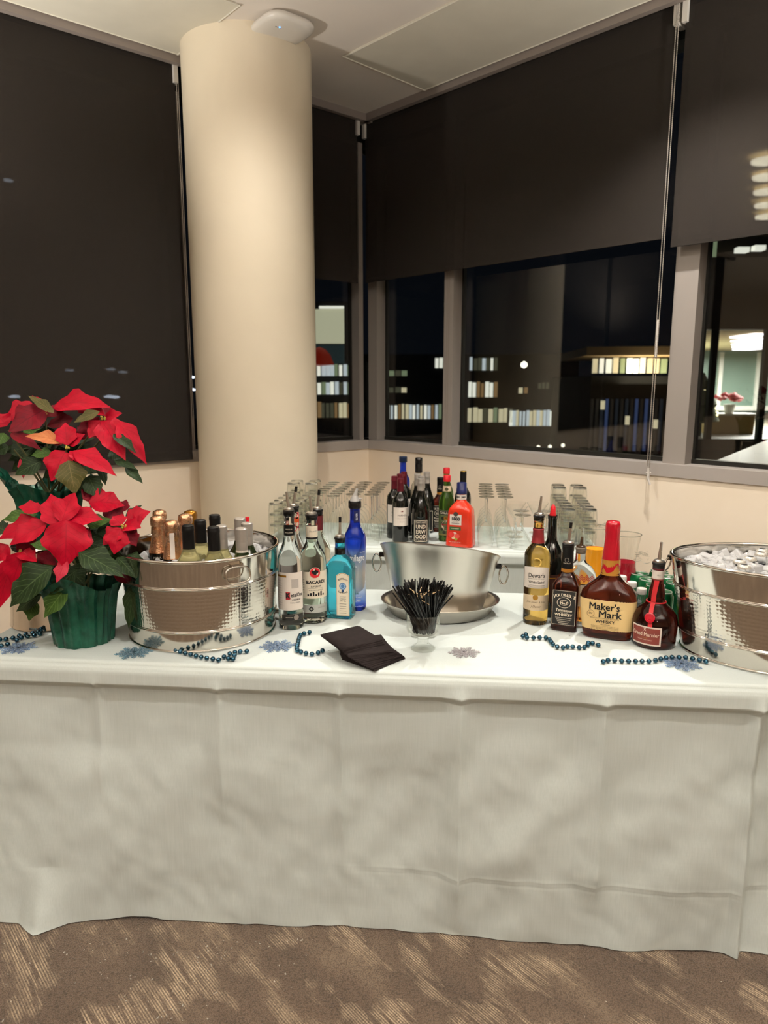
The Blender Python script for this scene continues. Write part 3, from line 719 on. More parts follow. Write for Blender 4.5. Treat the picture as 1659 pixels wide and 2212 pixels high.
# bottle with chevron band
p = (.612, 2.16, T); k = bottle('bourbon_bottle', 'half empty flat clear bottle with red zigzag band and brown pourer, behind the square whiskey', p,
    [(0, .046, .030, 4), (.006, .050, .033, 4), (.13, .050, .033, 4), (.15, .047, .032, 3.4), (.168, .036, .028, 2.6), (.182, .020, .019, 2.1), (.192, .0155, .0155, 2), (.225, .015, .015, 2)], clear_g, -R(18), None, False)
ob('spirit', loft_mesh([(.006, .047, .030, 4), (.108, .047, .030, 4)], 40), M('amber_spirit_dark', (.75, .33, .07), 0, trans=.9, ior=1.34), k)
bm = bmesh.new()
for j in range(3):
    for i in range(6):
        x0, x1, z0 = -.046 + i * .0153, -.046 + (i + 1) * .0153, .126 + j * .006
        xm = (x0 + x1) / 2
        bm.faces.new([bm.verts.new(q) for q in ((x0, -.0336, z0), (xm, -.0340, z0 + .010), (xm, -.0340, z0 + .014), (x0, -.0336, z0 + .004))]); bm.faces.new([bm.verts.new(q) for q in ((xm, -.0340, z0 + .010), (x1, -.0336, z0), (x1, -.0336, z0 + .004), (xm, -.0340, z0 + .014))])
ob('zigzag_band', mesh_of(bm, 180), M('coral_print', '#c9554a', .5), k)
l = flabel(k, -.03, .03, .05, .118, -.0332, M('tan_paper')); ftext(l, 'M', .02, 0, -.0332, .085, ink, .0005)
pourer(k, .226, .0140, .028, 3, 0, None, M('clear_collar', '#9a8f82', .2, trans=.5), M('brown_spout', '#3a2a1c', .25))
# red wax bourbon
p = (.657, 2.005, T); k = bottle('bourbon_bottle', 'large dark bourbon bottle with long dripping red wax neck and cream label', p,
    [(0, .062, .038, 3.2), (.006, .0685, .043, 3.6), (.02, .0695, .044, 3.8), (.085, .0775, .047, 4), (.118, .0795, .047, 3.6), (.134, .0765, .046, 3), (.152, .062, .040, 2.4), (.168, .042, .032, 2.1), (.182, .0285, .0265, 2), (.195, .0262, .0258, 2), (.245, .0235, .0235, 2), (.32, .018, .018, 2)], bourbon, -R(22), None, False)
MKP = [(0, .062, .038, 3.2), (.006, .0685, .043, 3.6), (.02, .0695, .044, 3.8), (.085, .0775, .047, 4), (.118, .0795, .047, 3.6), (.134, .0765, .046, 3)]
def prof_at(z):
    for a, b in zip(MKP, MKP[1:]):
        if a[0] <= z <= b[0]:
            t = (z - a[0]) / (b[0] - a[0]); return [a[i] + (b[i] - a[i]) * t for i in (1, 2, 3)]
    return MKP[-1][1:]
def sup_label(parent, z0, z1, x0, x1, mat, name='label', lift=.0008, n=48, scallop=0, rows_=10):
    bm = bmesh.new(); rows = []
    for j in range(rows_ + 1):
        z = z0 + (z1 - z0) * j / rows_; rx, ry, p_ = prof_at(z); rows.append([])
        for i in range(n + 1):
            a = PI * (1.5 + (x0 + (x1 - x0) * i / n) * .5); c, s_ = sup(a, p_)
            zz = z + (scallop * (i % 2) * (1 if j == rows_ else -1 if j == 0 else 0))
            rows[-1].append(bm.verts.new(((rx + lift) * c, (ry + lift) * s_, zz)))
    for a, b in zip(rows, rows[1:]):
        for i in range(n): bm.faces.new((a[i], a[i + 1], b[i + 1], b[i]))
    return ob(name, mesh_of(bm, 180), mat, parent)
def sup_text(parent, s, size, x, z, mat, bold=0, sx=1, shear=0, lift=.0018, align='CENTER'):
    bm = text_bm(s, size, bold, align, sx, shear, .008)
    for v in bm.verts:
        X = v.co.x + x; Z = v.co.y + z; rx, ry, p_ = prof_at(Z); q = (1 - min(.98, abs(X / rx)) ** p_) ** (1 / p_); v.co = Vector((X, -ry * q - lift, Z))
    me = bpy.data.meshes.new('t'); bm.to_mesh(me); bm.free(); return ob('lettering', me, mat, parent)
mk = M('maker_paper', '#e6c487', .6)
l = sup_label(k, .030, .118, -.86, .86, mk, scallop=.0014)
sup_text(l, "Maker's", .0290, -.008, .099, ink, .0005, .95); sup_text(l, 'Mark', .0290, .008, .0765, ink, .0005, 1.05)
bm = bmesh.new()
for i in range(20):
    a, b = 2 * PI * i / 20, 2 * PI * (i + 1) / 20
    bm.faces.new([bm.verts.new((-.045 + r_ * math.cos(q), -.0478, .077 + r_ * math.sin(q))) for r_, q in ((.0105, a), (.0105, b), (.0096, b), (.0096, a))])
ob('seal_ring', mesh_of(bm, 180), M('sepia_ink'), l)
sup_text(l, 'SIV', .008, -.045, .077, M('sepia_ink'), .0001)
sup_text(l, 'KENTUCKY STRAIGHT BOURBON', .0052, -.006, .0645, M('sepia_ink')); sup_text(l, 'WHISKY', .0125, -.004, .055, ink, .0003, 1.15)
sup_text(l, 'Handmade', .0062, -.004, .0465, M('sepia_ink'), 0, 1, .3)
for i in range(3): sup_text(l, 'Distilled, aged and bottled by the distillery, Kentucky', .0036, -.004, .0415 - i * .0042, M('sepia_ink'))
bm = bmesh.new(); n = 32; rings = []
for z, r in ((0, .0270), (.02, .0255), (.05, .0232), (.082, .0206), (.10, .0203), (.108, .0212), (.114, .0208), (.122, .0212), (.130, .0205), (.137, .0175), (.139, .010)):
    rings.append([])
    for i in range(n):
        a = 2 * PI * i / n; zz = z + .205
        if z == 0: zz += .020 * math.sin(3 * a + .6) * math.sin(a * 2 + 1) + .006 * math.sin(7 * a)
        rings[-1].append(bm.verts.new((r * math.cos(a), r * math.sin(a), zz)))
for a, b in zip(rings, rings[1:]):
    for i in range(n): bm.faces.new((a[i], a[(i + 1) % n], b[(i + 1) % n], b[i]))
bm.faces.new(rings[-1]); ob('wax_neck', mesh_of(bm, 60), red_wax, k)
ob('amber_band', lathe_mesh([(.0278, .187), (.0266, .19), (.0258, .232)], 28, cap0=False, cap1=False), M('amber_wrap', (.75, .34, .05), .15, trans=.35, coat=.5), k)

# orange liqueur, round body, ribbon and seal
p = (.768, 1.935, T); k = bottle('liqueur_bottle', 'round bellied brown orange liqueur bottle with red ribbon and wax seal', p,
    [(0, .050), (.004, .0565), (.012, .0585), (.050, .0610), (.072, .0615), (.090, .057), (.106, .045), (.118, .032), (.128, .0245), (.138, .0222), (.156, .0218), (.172, .0185), (.186, .0155), (.232, .0148)], darkred, face(p[0], p[1]) + R(8))
l = wlabel(k, .0600, .014, .068, R(-72), R(10), paper, lift=.0012, r1=.0618)
wlabel(l, .0603, .0185, .0640, R(-68), R(6), M('maroon_label', '#7a3128', .5), 'field', .0020, r1=.0616)
wtext(l, 'Grand Marnier', .0155, .0618, .045, R(-31), cream, .0001, .82, lift=.0016); wtext(l, 'LIQUEUR', .004, .0618, .035, R(-31), goldink, lift=.0016); wtext(l, 'Cognac & liqueur d orange', .0038, .0618, .030, R(-31), cream, lift=.0016)
wtext(l, 'X', .010, .0620, .0585, R(-31), cream, .0002, lift=.0016)
nb = wlabel(k, .0156, .190, .218, -PI, PI, paper, 'neck_label', .001, 28, r1=.0151); wlabel(nb, .0160, .190, .194, -PI, PI, M('maroon_label'), 'band', .0014, 28); wtext(nb, '1827', .006, .0160, .205, 0, greyink)
wlabel(k, .0150, .219, .234, -PI, PI, M('dark_red_band'), 'neck_foil', .001, 28)
bm = bmesh.new()
def strip(bm, pts, w):
    vs = []
    for i, p_ in enumerate(pts):
        p_ = Vector(p_); d = (Vector(pts[min(i + 1, len(pts) - 1)]) - Vector(pts[max(i - 1, 0)])).normalized(); o_ = Vector((p_.x, p_.y, 0)).normalized(); s = d.cross(o_).normalized() * w / 2
        vs.append((bm.verts.new(p_ - s), bm.verts.new(p_ + s)))
    for a, b in zip(vs, vs[1:]): bm.faces.new((a[0], a[1], b[1], b[0]))
def onb(r, a, z): return (r * math.sin(a), -r * math.cos(a), z)
strip(bm, [onb(.0168, -.25, .190), onb(.0195, -.35, .172), onb(.0232, -.45, .150), onb(.0250, -.45, .130)], .013)
strip(bm, [onb(.0265, -.45, .128), onb(.040, -.42, .112), onb(.054, -.36, .098), onb(.0605, -.34, .086), onb(.0628, -.33, .068)], .012)
ob('ribbon', mesh_of(bm, 180), M('red_ribbon', '#c4242a', .5), k)
bm = bmesh.new(); tube(bm, [onb(.0258, 2 * PI * i / 24, .127) for i in range(24)], .0022, 6, closed=True); ob('ribbon_tie', mesh_of(bm), M('red_ribbon'), k)
q = Vector(onb(.0600, -.36, .094)); nrm = Vector(onb(1, -.36, .35)).normalized()
bm = bmesh.new(); lathe(bm, [(.013, 0), (.0142, .002), (.0138, .0035), (.0105, .0038), (.0098, .0028), (.006, .0028), (.0055, .0036), (.0028, .0036)], 24)
o_ = ob('wax_seal', mesh_of(bm, 30), red_wax, k); o_.location = q; o_.rotation_euler = nrm.to_track_quat('Z', 'Y').to_euler()
pourer(k, .236, .0148, .052, 4, 0, None)

# ------------------------------------------------------------------ back table bottles
def hahn(pos, label, full):
    k = bottle('wine_bottle', label, pos, [(0, .034), (.004, .037), (.185, .0378), (.205, .0350), (.220, .0235), (.232, .0165), (.25, .0148), (.295, .0145)], blackg, face(pos[0], pos[1]) + R(4))
    ob('capsule', lathe_mesh([(.0162, .232), (.0156, .252), (.0153, .274), (.0160, .276), (.0160, .280), (.0154, .282), (.0154, .296), (.013, .298)], 24, cap0=False), burgundy, k)
    l = wlabel(k, .0376, .078, .165, R(-62), R(70), paper)
    if full:
        wtext(l, 'HAHN', .0135, .0378, .128, R(10), M('umber_ink', '#6a5a50', .6), 0, 1.15); wtext(l, 'CABERNET SAUVIGNON', .0045, .0378, .113, R(8), greyink); wtext(l, 'Monterey', .006, .0378, .098, R(8), greyink, 0, 1, .35)
        bm = bmesh.new()
        for pts in (((-.006, .001), (-.002, -.002), (.004, -.0015), (.006, .0015), (.002, .002)), ((-.002, .001), (.003, .001), (.005, .006)), ((-.006, .001), (-.009, .0005), (-.006, -.0005))): bm.faces.new([bm.verts.new((x, z + .146, 0)) for x, z in pts])
        wrap(bm, .0378, 0, R(8), .001); ob('bird_mark', mesh_of(bm, 180), M('maroon_label'), l)
    return k
hahn((.077, 3.292, T), 'red wine bottle with burgundy capsule and cream label, front of its row', True)
hahn((.050, 3.372, T), 'red wine bottle with burgundy capsule, second in its row', True)
hahn((.078, 3.460, T), 'red wine bottle with burgundy capsule, third in its row', False)
hahn((.100, 3.545, T), 'red wine bottle with burgundy capsule, last in its row before the cobalt bottle', False)
p = (.098, 3.640, T); k = tequila(p, 0, 'cobalt blue tequila bottle with black cap behind the burgundy capsuled wines', False)
ob('cap', lathe_mesh([(.0195, .336), (.021, .338), (.021, .362), (.019, .364)], 24), M('navy_cap', '#10203a', .3), k)
def underwood(pos, label, full):
    k = bottle('wine_bottle', label, pos, [(0, .037), (.004, .0402), (.125, .0408), (.150, .0395), (.178, .033), (.205, .0235), (.228, .0175), (.25, .0155), (.298, .0148)], blackg, face(pos[0], pos[1]) + R(2))
    ob('capsule', lathe_mesh([(.0170, .246), (.0162, .262), (.0157, .276), (.0164, .278), (.0164, .282), (.0158, .284), (.0158, .300), (.013, .302)], 24, cap0=False), silver_cap, k)
    l = wlabel(k, .0404, .010, .116, R(-46), R(46), M('black_label'), r1=.0409)
    for a0, a1, z0, z1 in ((-46, 46, .110, .1125), (-46, 46, .012, .0145), (-46, -43, .012, .1125), (43, 46, .012, .1125)): wlabel(l, .0408, z0, z1, R(a0), R(a1), cream, 'border', .0009)
    if full:
        wtext(l, 'PINOT NOIR', .0085, .0410, .1030, 0, cream, .0002, 1.05); wlabel(l, .0408, .0955, .0965, R(-36), R(36), cream, 'rule', .0009)
        for i, s in enumerate(('UND', 'ERW', 'OOD')): wtext(l, s, .0255, .0410, .0815 - i * .0235, 0, cream, .0004, .84)
        wtext(l, '2021  WILLAMETTE  750ML', .0042, .0410, .0195, 0, cream)
    return k
underwood((.170, 3.258, T), 'red wine bottle with silver capsule and bold black label, front of its row', True)
underwood((.178, 3.342, T), 'red wine bottle with silver capsule, second behind the bold black label', True)
underwood((.163, 3.430, T), 'red wine bottle with silver capsule, third in its row at left', True)
underwood((.212, 3.505, T), 'red wine bottle with silver capsule, last in its row at right', False)
p = (.176, 3.59, T); k = bottle('whisky_bottle', 'pale frosted bottle with tall black cap behind the silver capsuled wines', p, [(0, .036), (.005, .040), (.20, .040), (.225, .036), (.25, .022), (.268, .0165), (.30, .016)], M('pale_bottle', '#cfc0a0', .3, trans=.3), 0)
ob('cap', lathe_mesh([(.0185, .29), (.0185, .330), (.0175, .333), (.0185, .336), (.0185, .362), (.017, .364)], 24), black_pl, k)
square_whiskey((.283, 3.535, T), -R(14), 'square black labelled whiskey bottle with black cap on the back table', False).scale = (1.05, 1.05, 1.05)
def vermouth(pos, label):
    k = bottle('vermouth_bottle', label, pos, [(0, .034), (.005, .0368), (.175, .0372), (.196, .0345), (.222, .0250), (.245, .0175), (.262, .0155), (.296, .0150)], darkgreen_g if False else green_g, face(pos[0], pos[1]) - R(6))
    ob('cap', lathe_mesh([(.0172, .282), (.0172, .308), (.0155, .311)], 24), M('red_cap', '#c8202a', .35), k)
    l = wlabel(k, .0372, .030, .150, R(-75), R(75), M('vine_label', '#5d6a44', .55)); wlabel(l, .0372, .128, .148, R(-72), R(72), M('dark_vine_label', '#20281c', .5), 'title_band', .0008)
    wtext(l, 'GALLO', .0165, .0374, .138, R(-4), cream, .0002, 1.1, lift=.0012); disc_label(l, .024, .004, .078, .0372, M('blush_paper', '#e6cfba', .6), 'panel', .0009); wtext(l, 'VERMOUTH', .0085, .0374, .082, R(6), redink, .0002, lift=.0014); wtext(l, 'EXTRA DRY', .005, .0374, .070, R(6), ink, lift=.0014)
    disc_label(l, .0095, 0, .113, .0372, goldink, 'crest', .0010); wtext(l, 'M', .010, .0374, .113, 0, ink, .0002, lift=.0016)
    for a, z in ((-24, .112), (-28, .06), (-26, .085), (26, .05), (-10, .045)): disc_label(l, .008, 0, z, .0372, M('dark_vine_label'), 'leaf_mark', .0009, R(a))
    wlabel(l, .0372, .032, .036, R(-75), R(75), M('olive_gold', '#8a7a3a', .4), 'band', .0009)
    nl = wlabel(k, .0185, .232, .262, R(-100), R(100), M('tan_paper'), 'neck_label', .0022, r1=.0165); disc_label(nl, .008, 0, .247, .0182, M('olive_seal', '#4f4a30', .5), 'seal', .0030)
    return k
vermouth((.295, 3.305, T), 'green vermouth bottle with red cap and busy vine label, nearer of the two')
vermouth((.318, 3.60, T), 'green vermouth bottle with red cap, partly hidden behind the nearer one')
# red margarita mix
p = (.352, 3.195, T); k = bottle('margarita_bottle', 'large tapered bottle of red orange strawberry margarita mix with dark blue cap', p,
    [(0, .060, .042, 5), (.006, .0635, .045, 6), (.10, .0590, .043, 6), (.160, .0545, .041, 6), (.172, .0520, .040, 5), (.192, .038, .033, 3), (.206, .0245, .0245, 2.2), (.214, .021, .021, 2), (.245, .021, .021, 2)], M('margarita_red', '#d8351c', .18, coat=.4), face(p[0], p[1]) - R(14), None, False)
ob('cap', lathe_mesh([(.0235, .240), (.0240, .242), (.0240, .262), (.0228, .264), (.0228, .288), (.021, .291)], 32), M('dark_blue_cap', '#1b2150', .35), k)
nb = wlabel(k, .0212, .216, .238, -PI, PI, paper, 'neck_band', .0012, 28); wtext(nb, '1800  1800', .011, .0224, .227, 0, ink, .0003)
def tilt_y(z): return -(.045 + (.041 - .045) * z / .16)
def slab(parent, x0, x1, z0, z1, mat, name='label', lift=.0012):
    bm = bmesh.new(); bm.faces.new([bm.verts.new((x, tilt_y(z) - lift, z)) for x, z in ((x0, z0), (x1, z0), (x1, z1), (x0, z1))]); return ob(name, mesh_of(bm, 180), mat, parent)
l = slab(k, -.042, .012, .102, .150, paper); flat_disc(l, .0105, -.015, tilt_y(.152), .152, M('dark_seal', '#3a3630', .5), 'seal', lift=.0022)
ftext(l, '1800', .0215, -.015, tilt_y(.13), .130, ink, .0008, .95, lift=.0028); ftext(l, 'THE ULTIMATE', .0042, -.015, tilt_y(.117), .118, greyink, lift=.0026); ftext(l, 'MARGARITA', .0065, -.015, tilt_y(.11), .1105, M('umber_ink'), .0001, lift=.0026)
l2_ = slab(k, -.042, .010, .078, .094, M('leaf_green', '#2c5a30', .5), 'flavour_band'); ftext(l2_, 'STRAWBERRY', .006, -.016, tilt_y(.086), .086, cream, .0001, lift=.0026)
for x, z, rad, c in ((-.033, .058, .013, '#e23a35'), (-.018, .060, .010, '#f2d8c8'), (-.006, .052, .011, '#e8574a'), (-.012, .040, .008, '#7fa23a'), (-.024, .044, .007, '#f0c8a0')): flat_disc(l2_, rad, x, tilt_y(z) , z, M('fruit' + c, c, .5), 'fruit_mark', 1.1, 12, lift=.0015 + .0004 * (z * 100 % 3))
ftext(k, 'READY TO SERVE  9.95% ALC', .0045, -.016, tilt_y(.024), .024, paper, lift=.002)
p = (.392, 3.50, T); k = bottle('wine_bottle', 'black wine bottle with gold topped black capsule behind the margarita mix', p, [(0, .037), (.004, .0405), (.17, .0405), (.195, .037), (.215, .025), (.232, .017), (.25, .0152), (.30, .015)], blackg, 0)
ob('capsule', lathe_mesh([(.0170, .234), (.0160, .26), (.0160, .304)], 24, cap0=False, cap1=False), black_caps, k); ob('capsule_top', lathe_mesh([(.0161, .304), (.015, .307)], 24), M('gold_top', '#a8873c', .3, metal=.8), k)

# ------------------------------------------------------------------ glassware on the back table
def bx(u, v): 
    return (BO[0] + u * math.cos(BA) - v * math.sin(BA), BO[1] + u * math.sin(BA) + v * math.cos(BA))
TUM = lathe_mesh([(.0365, 0), (.0372, .002), (.0355, .045), (.0335, .074), (.031, .083), (.026, .086), (.010, .0855)], 24, 60, cap0=False)
TUM_IN = lathe_mesh([(.0350, .001), (.0335, .045), (.0312, .072), (.028, .0745)], 24, 60, cap0=False)
TUM_BASE = lathe_mesh([(.0300, .0752), (.0312, .0775), (.0305, .0815), (.025, .0840)], 24, 60)
for m_ in (TUM, TUM_IN): m_.materials.append(glass_t)
TUM_BASE.materials.append(solid_g)
def tumbler(x, y, z, label, group):
    t = ob('tumbler', TUM, None, None, (x, y, z), (0, 0, random.random() * 6)); tag(t, label, 'glass', group)
    ob('inner_wall', TUM_IN, None, t); ob('thick_base', TUM_BASE, None, t); return t
for (u0, lab, grp, cols) in ((-.495, 'clear rocks glass upside down in the nested stacks at the left of the back table', 'nested rocks glasses at the left of the back table', 2),
                             (.838, 'clear rocks glass upside down in the nested stacks at the right of the back table', 'nested rocks glasses at the right of the back table', 2)):
    for c in range(cols):
        for r_ in range(6):
            h = 3 if r_ < 4 else 4
            x, y = bx(u0 + c * .094 + random.uniform(-.003, .003), .062 + r_ * .082 + random.uniform(-.003, .003))
            for k_ in range(h): tumbler(x, y, T + k_ * .0505, 'upturned rocks glass, %s of the %s %s stack, back table %s' % (('bottom', 'second up', 'third up', 'fourth up')[k_] if k_ < h - 1 else 'topmost', ('frontmost', 'second row', 'third row', 'fourth row', 'fifth row', 'rearmost')[r_], (('outer', 'inner') if u0 < 0 else ('inner', 'outer'))[c], 'left end' if u0 < 0 else 'right end'), grp)
def glass_thing(name, label, group, parts, loc):
    t = thing(name, label, 'glass', loc, 0, group)
    for n_, me in parts: ob(n_, me, solid_g if n_ == 'stem' else glass_t, t)
    return t
WG = [('bowl', lathe_mesh([(.0305, 0), (.0312, .001), (.0360, .030), (.0372, .050), (.0345, .075), (.026, .098), (.012, .112), (.005, .118)], 28, 60, cap0=False, cap1=False)),
      ('stem', lathe_mesh([(.0050, .117), (.0036, .130), (.0034, .200), (.0050, .222)], 12, 60)),
      ('foot', lathe_mesh([(.0048, .221), (.012, .226), (.030, .2295), (.0348, .2305), (.0345, .2325), (.002, .233)], 28, 60))]
FL = [('bowl', lathe_mesh([(.0225, 0), (.0232, .002), (.0262, .040), (.0262, .075), (.021, .110), (.011, .138), (.0045, .148)], 24, 60, cap0=False, cap1=False)),
      ('stem', lathe_mesh([(.0045, .147), (.0034, .160), (.0034, .196), (.0045, .212)], 12, 60)),
      ('foot', lathe_mesh([(.0045, .211), (.012, .216), (.028, .2195), (.0305, .220), (.0302, .222), (.002, .2225)], 24, 60))]
MT = [('bowl', lathe_mesh([(.0525, 0), (.0530, .001), (.030, .040), (.008, .074), (.005, .079)], 28, 60, cap0=False, cap1=False)),
      ('stem', lathe_mesh([(.0052, .078), (.0038, .092), (.0038, .130), (.0055, .142)], 12, 60)),
      ('foot', lathe_mesh([(.0052, .141), (.012, .1455), (.033, .149), (.0370, .1495), (.0366, .1515), (.002, .152)], 28, 60))]
def rows(name, lab, grp, parts, u0, du, v0, dv, nc, nr, drift=0):
    proto = None
    for c in range(nc):
        for r_ in range(nr):
            x, y = bx(u0 + c * du + drift * r_ + random.uniform(-.002, .002), v0 + r_ * dv)
            l_ = lab % (('frontmost', 'second', 'third', 'fourth', 'fifth', 'sixth', 'seventh')[r_] if r_ < nr - 1 else 'rearmost', ('left', 'right')[c])
            if proto is None: proto = glass_thing(name, l_, grp, parts, (x, y, T))
            else: copy_tree(proto, (x, y, T), None, l_)
rows('champagne_flute', 'upturned champagne flute, %s in the %s flute row beside the rocks glasses', 'upturned champagne flutes on the back table', FL, -.305, .080, .060, .075, 2, 7)
rows('wine_glass', 'upturned wine glass, %s in the %s row, between flutes and wine bottles', 'upturned wine glasses left of the bottles', WG, -.130, .088, .055, .080, 2, 6)
rows('wine_glass', 'upturned wine glass, %s in the %s row, just past the margarita mix', 'upturned wine glasses right of the bottles', WG, .478, .082, .055, .082, 2, 6)
rows('martini_glass', 'upturned martini glass, %s in the %s row, behind the scotch pourer', 'upturned martini glasses on the back table', MT, .640, .108, .062, .112, 2, 2)
mt2 = []
for n_, me in MT:
    m2 = me.copy(); m2.transform(Matrix.Translation((0, 0, .152)) @ Matrix.Rotation(PI, 4, 'X')); m2.flip_normals(); mt2.append((n_, m2))
rows('martini_glass', 'upright martini glass, %s in the %s row behind the upturned ones', 'upright martini glasses on the back table', [(n_, m_) for n_, m_ in mt2], .625, .110, .29, .115, 2, 2)

# ------------------------------------------------------------------ steel tubs
def hammered(name, base_rough=.12):
    m = M(name, '#d4cdc2', base_rough, metal=1); N, L, b = nodes(m)
    tc = nn(m, 'ShaderNodeTexCoord'); sp = nn(m, 'ShaderNodeSeparateXYZ'); L.new(tc.outputs['Object'], sp.inputs[0])
    at = nn(m, 'ShaderNodeMath', operation='ARCTAN2'); L.new(sp.outputs[1], at.inputs[0]); L.new(sp.outputs[0], at.inputs[1])
    mu = nn(m, 'ShaderNodeMath', operation='MULTIPLY'); L.new(at.outputs[0], mu.inputs[0]); mu.inputs[1].default_value = .23
    cb = nn(m, 'ShaderNodeCombineXYZ'); L.new(mu.outputs[0], cb.inputs[0]); L.new(sp.outputs[2], cb.inputs[1])
    vo = nn(m, 'ShaderNodeTexVoronoi'); vo.inputs['Scale'].default_value = 95; vo.inputs['Randomness'].default_value = .25; vo.feature = 'SMOOTH_F1'; vo.inputs['Smoothness'].default_value = .35
    L.new(cb.outputs[0], vo.inputs['Vector'])
    bp = nn(m, 'ShaderNodeBump'); bp.inputs['Strength'].default_value = .35; bp.inputs['Distance'].default_value = .0016; bp.invert = True
    L.new(vo.outputs['Distance'], bp.inputs['Height']); L.new(bp.outputs[0], b.inputs['Normal'])
    return m
ham_m = hammered('hammered_steel')
def tub(name, label, pos, rz, a0, b0, a1, b1, h, handles):
    t = thing(name, label, 'tub', pos, rz)
    n = 96
    def ring(z): k = z / h; return (a0 + (a1 - a0) * k, b0 + (b1 - b0) * k)
    def wall_mesh(z0, z1, seg, inset=0):
        bm = bmesh.new(); rows = []
        for j in range(seg + 1):
            z = z0 + (z1 - z0) * j / seg; a, b = ring(z)
            rows.append([bm.verts.new(((a - inset) * math.cos(2 * PI * i / n), (b - inset) * math.sin(2 * PI * i / n), z)) for i in range(n)])
        for p_, q_ in zip(rows, rows[1:]):
            for i in range(n): bm.faces.new((p_[i], p_[(i + 1) % n], q_[(i + 1) % n], q_[i]))
        return bm, rows
    def ring_tube(z, rad, out=0, name_='band'):
        a, b = ring(z); bm = bmesh.new(); tube(bm, [((a + out) * math.cos(2 * PI * i / n), (b + out) * math.sin(2 * PI * i / n), z) for i in range(n)], rad, 8, closed=True)
        return ob(name_, mesh_of(bm, 60), steel, t)
    bm, rw = wall_mesh(0, h * .21, 3); ob('lower_wall', mesh_of(bm, 60), steel, t)
    bm, rw = wall_mesh(h * .21, h * .70, 6); ob('hammered_wall', mesh_of(bm, 60), ham_m, t)
    bm, rw = wall_mesh(h * .70, h, 4); ob('upper_wall', mesh_of(bm, 60), steel, t)
    bm, rw = wall_mesh(.004, h, 4, .003); bm.faces.new(rw[0][::-1]); ob('inner_wall', mesh_of(bm, 60), steel, t)
    ring_tube(.003, .0035, 0, 'base_ring'); ring_tube(h * .22, .0035); ring_tube(h * .235, .002); ring_tube(h * .70, .0035); ring_tube(h * .715, .002); ring_tube(h, .0048, -.001, 'rim')
    a, b = ring(h * .45); sa = handles[0] + .06
    bm = bmesh.new(); tube(bm, [((ring(z)[0] + .0008) * math.cos(sa), (ring(z)[1] + .0008) * math.sin(sa), z) for z in (h * .23, h * .5, h * .97)], .0012, 5); ob('seam', mesh_of(bm), steel, t)
    for ha in handles:
        a, b = ring(h * .9); o_ = Vector((a * math.cos(ha), b * math.sin(ha), 0)); nv = Vector((b * math.cos(ha), a * math.sin(ha), 0)).normalized(); tv = Vector((-nv.y, nv.x, 0))
        pts = []
        for i in range(28):
            q = 2 * PI * i / 28; x, z = sup(q, 3.0)
            c_ = o_ + nv * (.010 + .010 * (.5 - z / 2)) + tv * (x * .036) + Vector((0, 0, h * .93 - .024 + z * .022)); pts.append(c_)
        hd = ob('handle', tube_mesh(pts, .0027, 8, closed=True), chrome, t)
        bm = bmesh.new(); mt = Matrix.Translation(o_ + Vector((0, 0, h * .93))) @ Matrix(((tv.x, nv.x, 0, 0), (tv.y, nv.y, 0, 0), (0, 0, 1, 0), (0, 0, 0, 1)))
        box(bm, -.018, .018, -.002, .012, -.008, .006, mt); ob('handle_clip', mesh_of(bm, 30), steel, hd)
    return t
TL = (-.548, 2.075, T); TR = (1.107, 1.850, T)
tub('ice_tub', 'round hammered steel tub of ice and wine bottles behind the snowflakes, right of the poinsettias', TL, -R(5), .214, .212, .230, .226, .258, (-R(47), R(133)))
tub('ice_tub', 'hammered steel tub of ice and bottled beer at the right edge', TR, -R(18), .276, .178, .318, .204, .262, (R(168), -R(12)))
ice_m = M('ice', (1, .985, .965), .06, trans=.5, ior=1.3, spec=.8)
def ice(name, label, cx_, cy_, z, a, b, rz, n, seed):
    rnd = random.Random(seed); bm = bmesh.new()
    for i in range(n):
        q = rnd.uniform(0, 2 * PI); k = math.sqrt(rnd.random())
        x, y = a * k * math.cos(q), b * k * math.sin(q)
        x, y = x * math.cos(rz) - y * math.sin(rz), x * math.sin(rz) + y * math.cos(rz)
        s = rnd.uniform(.010, .019)
        m_ = Matrix.Translation((cx_ + x, cy_ + y, z + rnd.uniform(-.012, .014) - .02 * k * k * 0)) @ Euler((rnd.uniform(0, 3), rnd.uniform(0, 3), rnd.uniform(0, 3))).to_matrix().to_4x4()
        v = box(bm, -s, s, -s * .9, s * .9, -s * .7, s * .7, m_)
        for w in v: w.co += Vector((rnd.uniform(-1, 1), rnd.uniform(-1, 1), rnd.uniform(-1, 1))) * .003
    bmesh.ops.bevel(bm, geom=bm.edges[:], offset=.0035, segments=2, affect='EDGES', profile=.5)
    pts = [bm.verts.new((cx_ + a * 1.03 * math.cos(t_) * math.cos(rz) - b * 1.03 * math.sin(t_) * math.sin(rz), cy_ + a * 1.03 * math.cos(t_) * math.sin(rz) + b * 1.03 * math.sin(t_) * math.cos(rz), z - .026)) for t_ in [2 * PI * i / 40 for i in range(40)]]
    low = [bm.verts.new((p.co.x, p.co.y, z - .05)) for p in pts]
    bm.faces.new(pts); bm.faces.new(low[::-1])
    for i in range(40): bm.faces.new((low[i], low[(i + 1) % 40], pts[(i + 1) % 40], pts[i]))
    o = ob(name, mesh_of(bm, 60), ice_m); tag(o, label, 'ice', None, 'stuff'); return o
ice('ice', 'heap of clear ice cubes round the wine bottles in the left tub', TL[0], TL[1], T + .205, .205, .200, -R(5), 420, 4)
ice('ice', 'heap of clear ice cubes round the beer bottles in the right tub', TR[0], TR[1], T + .225, .275, .178, -R(18), 520, 5)

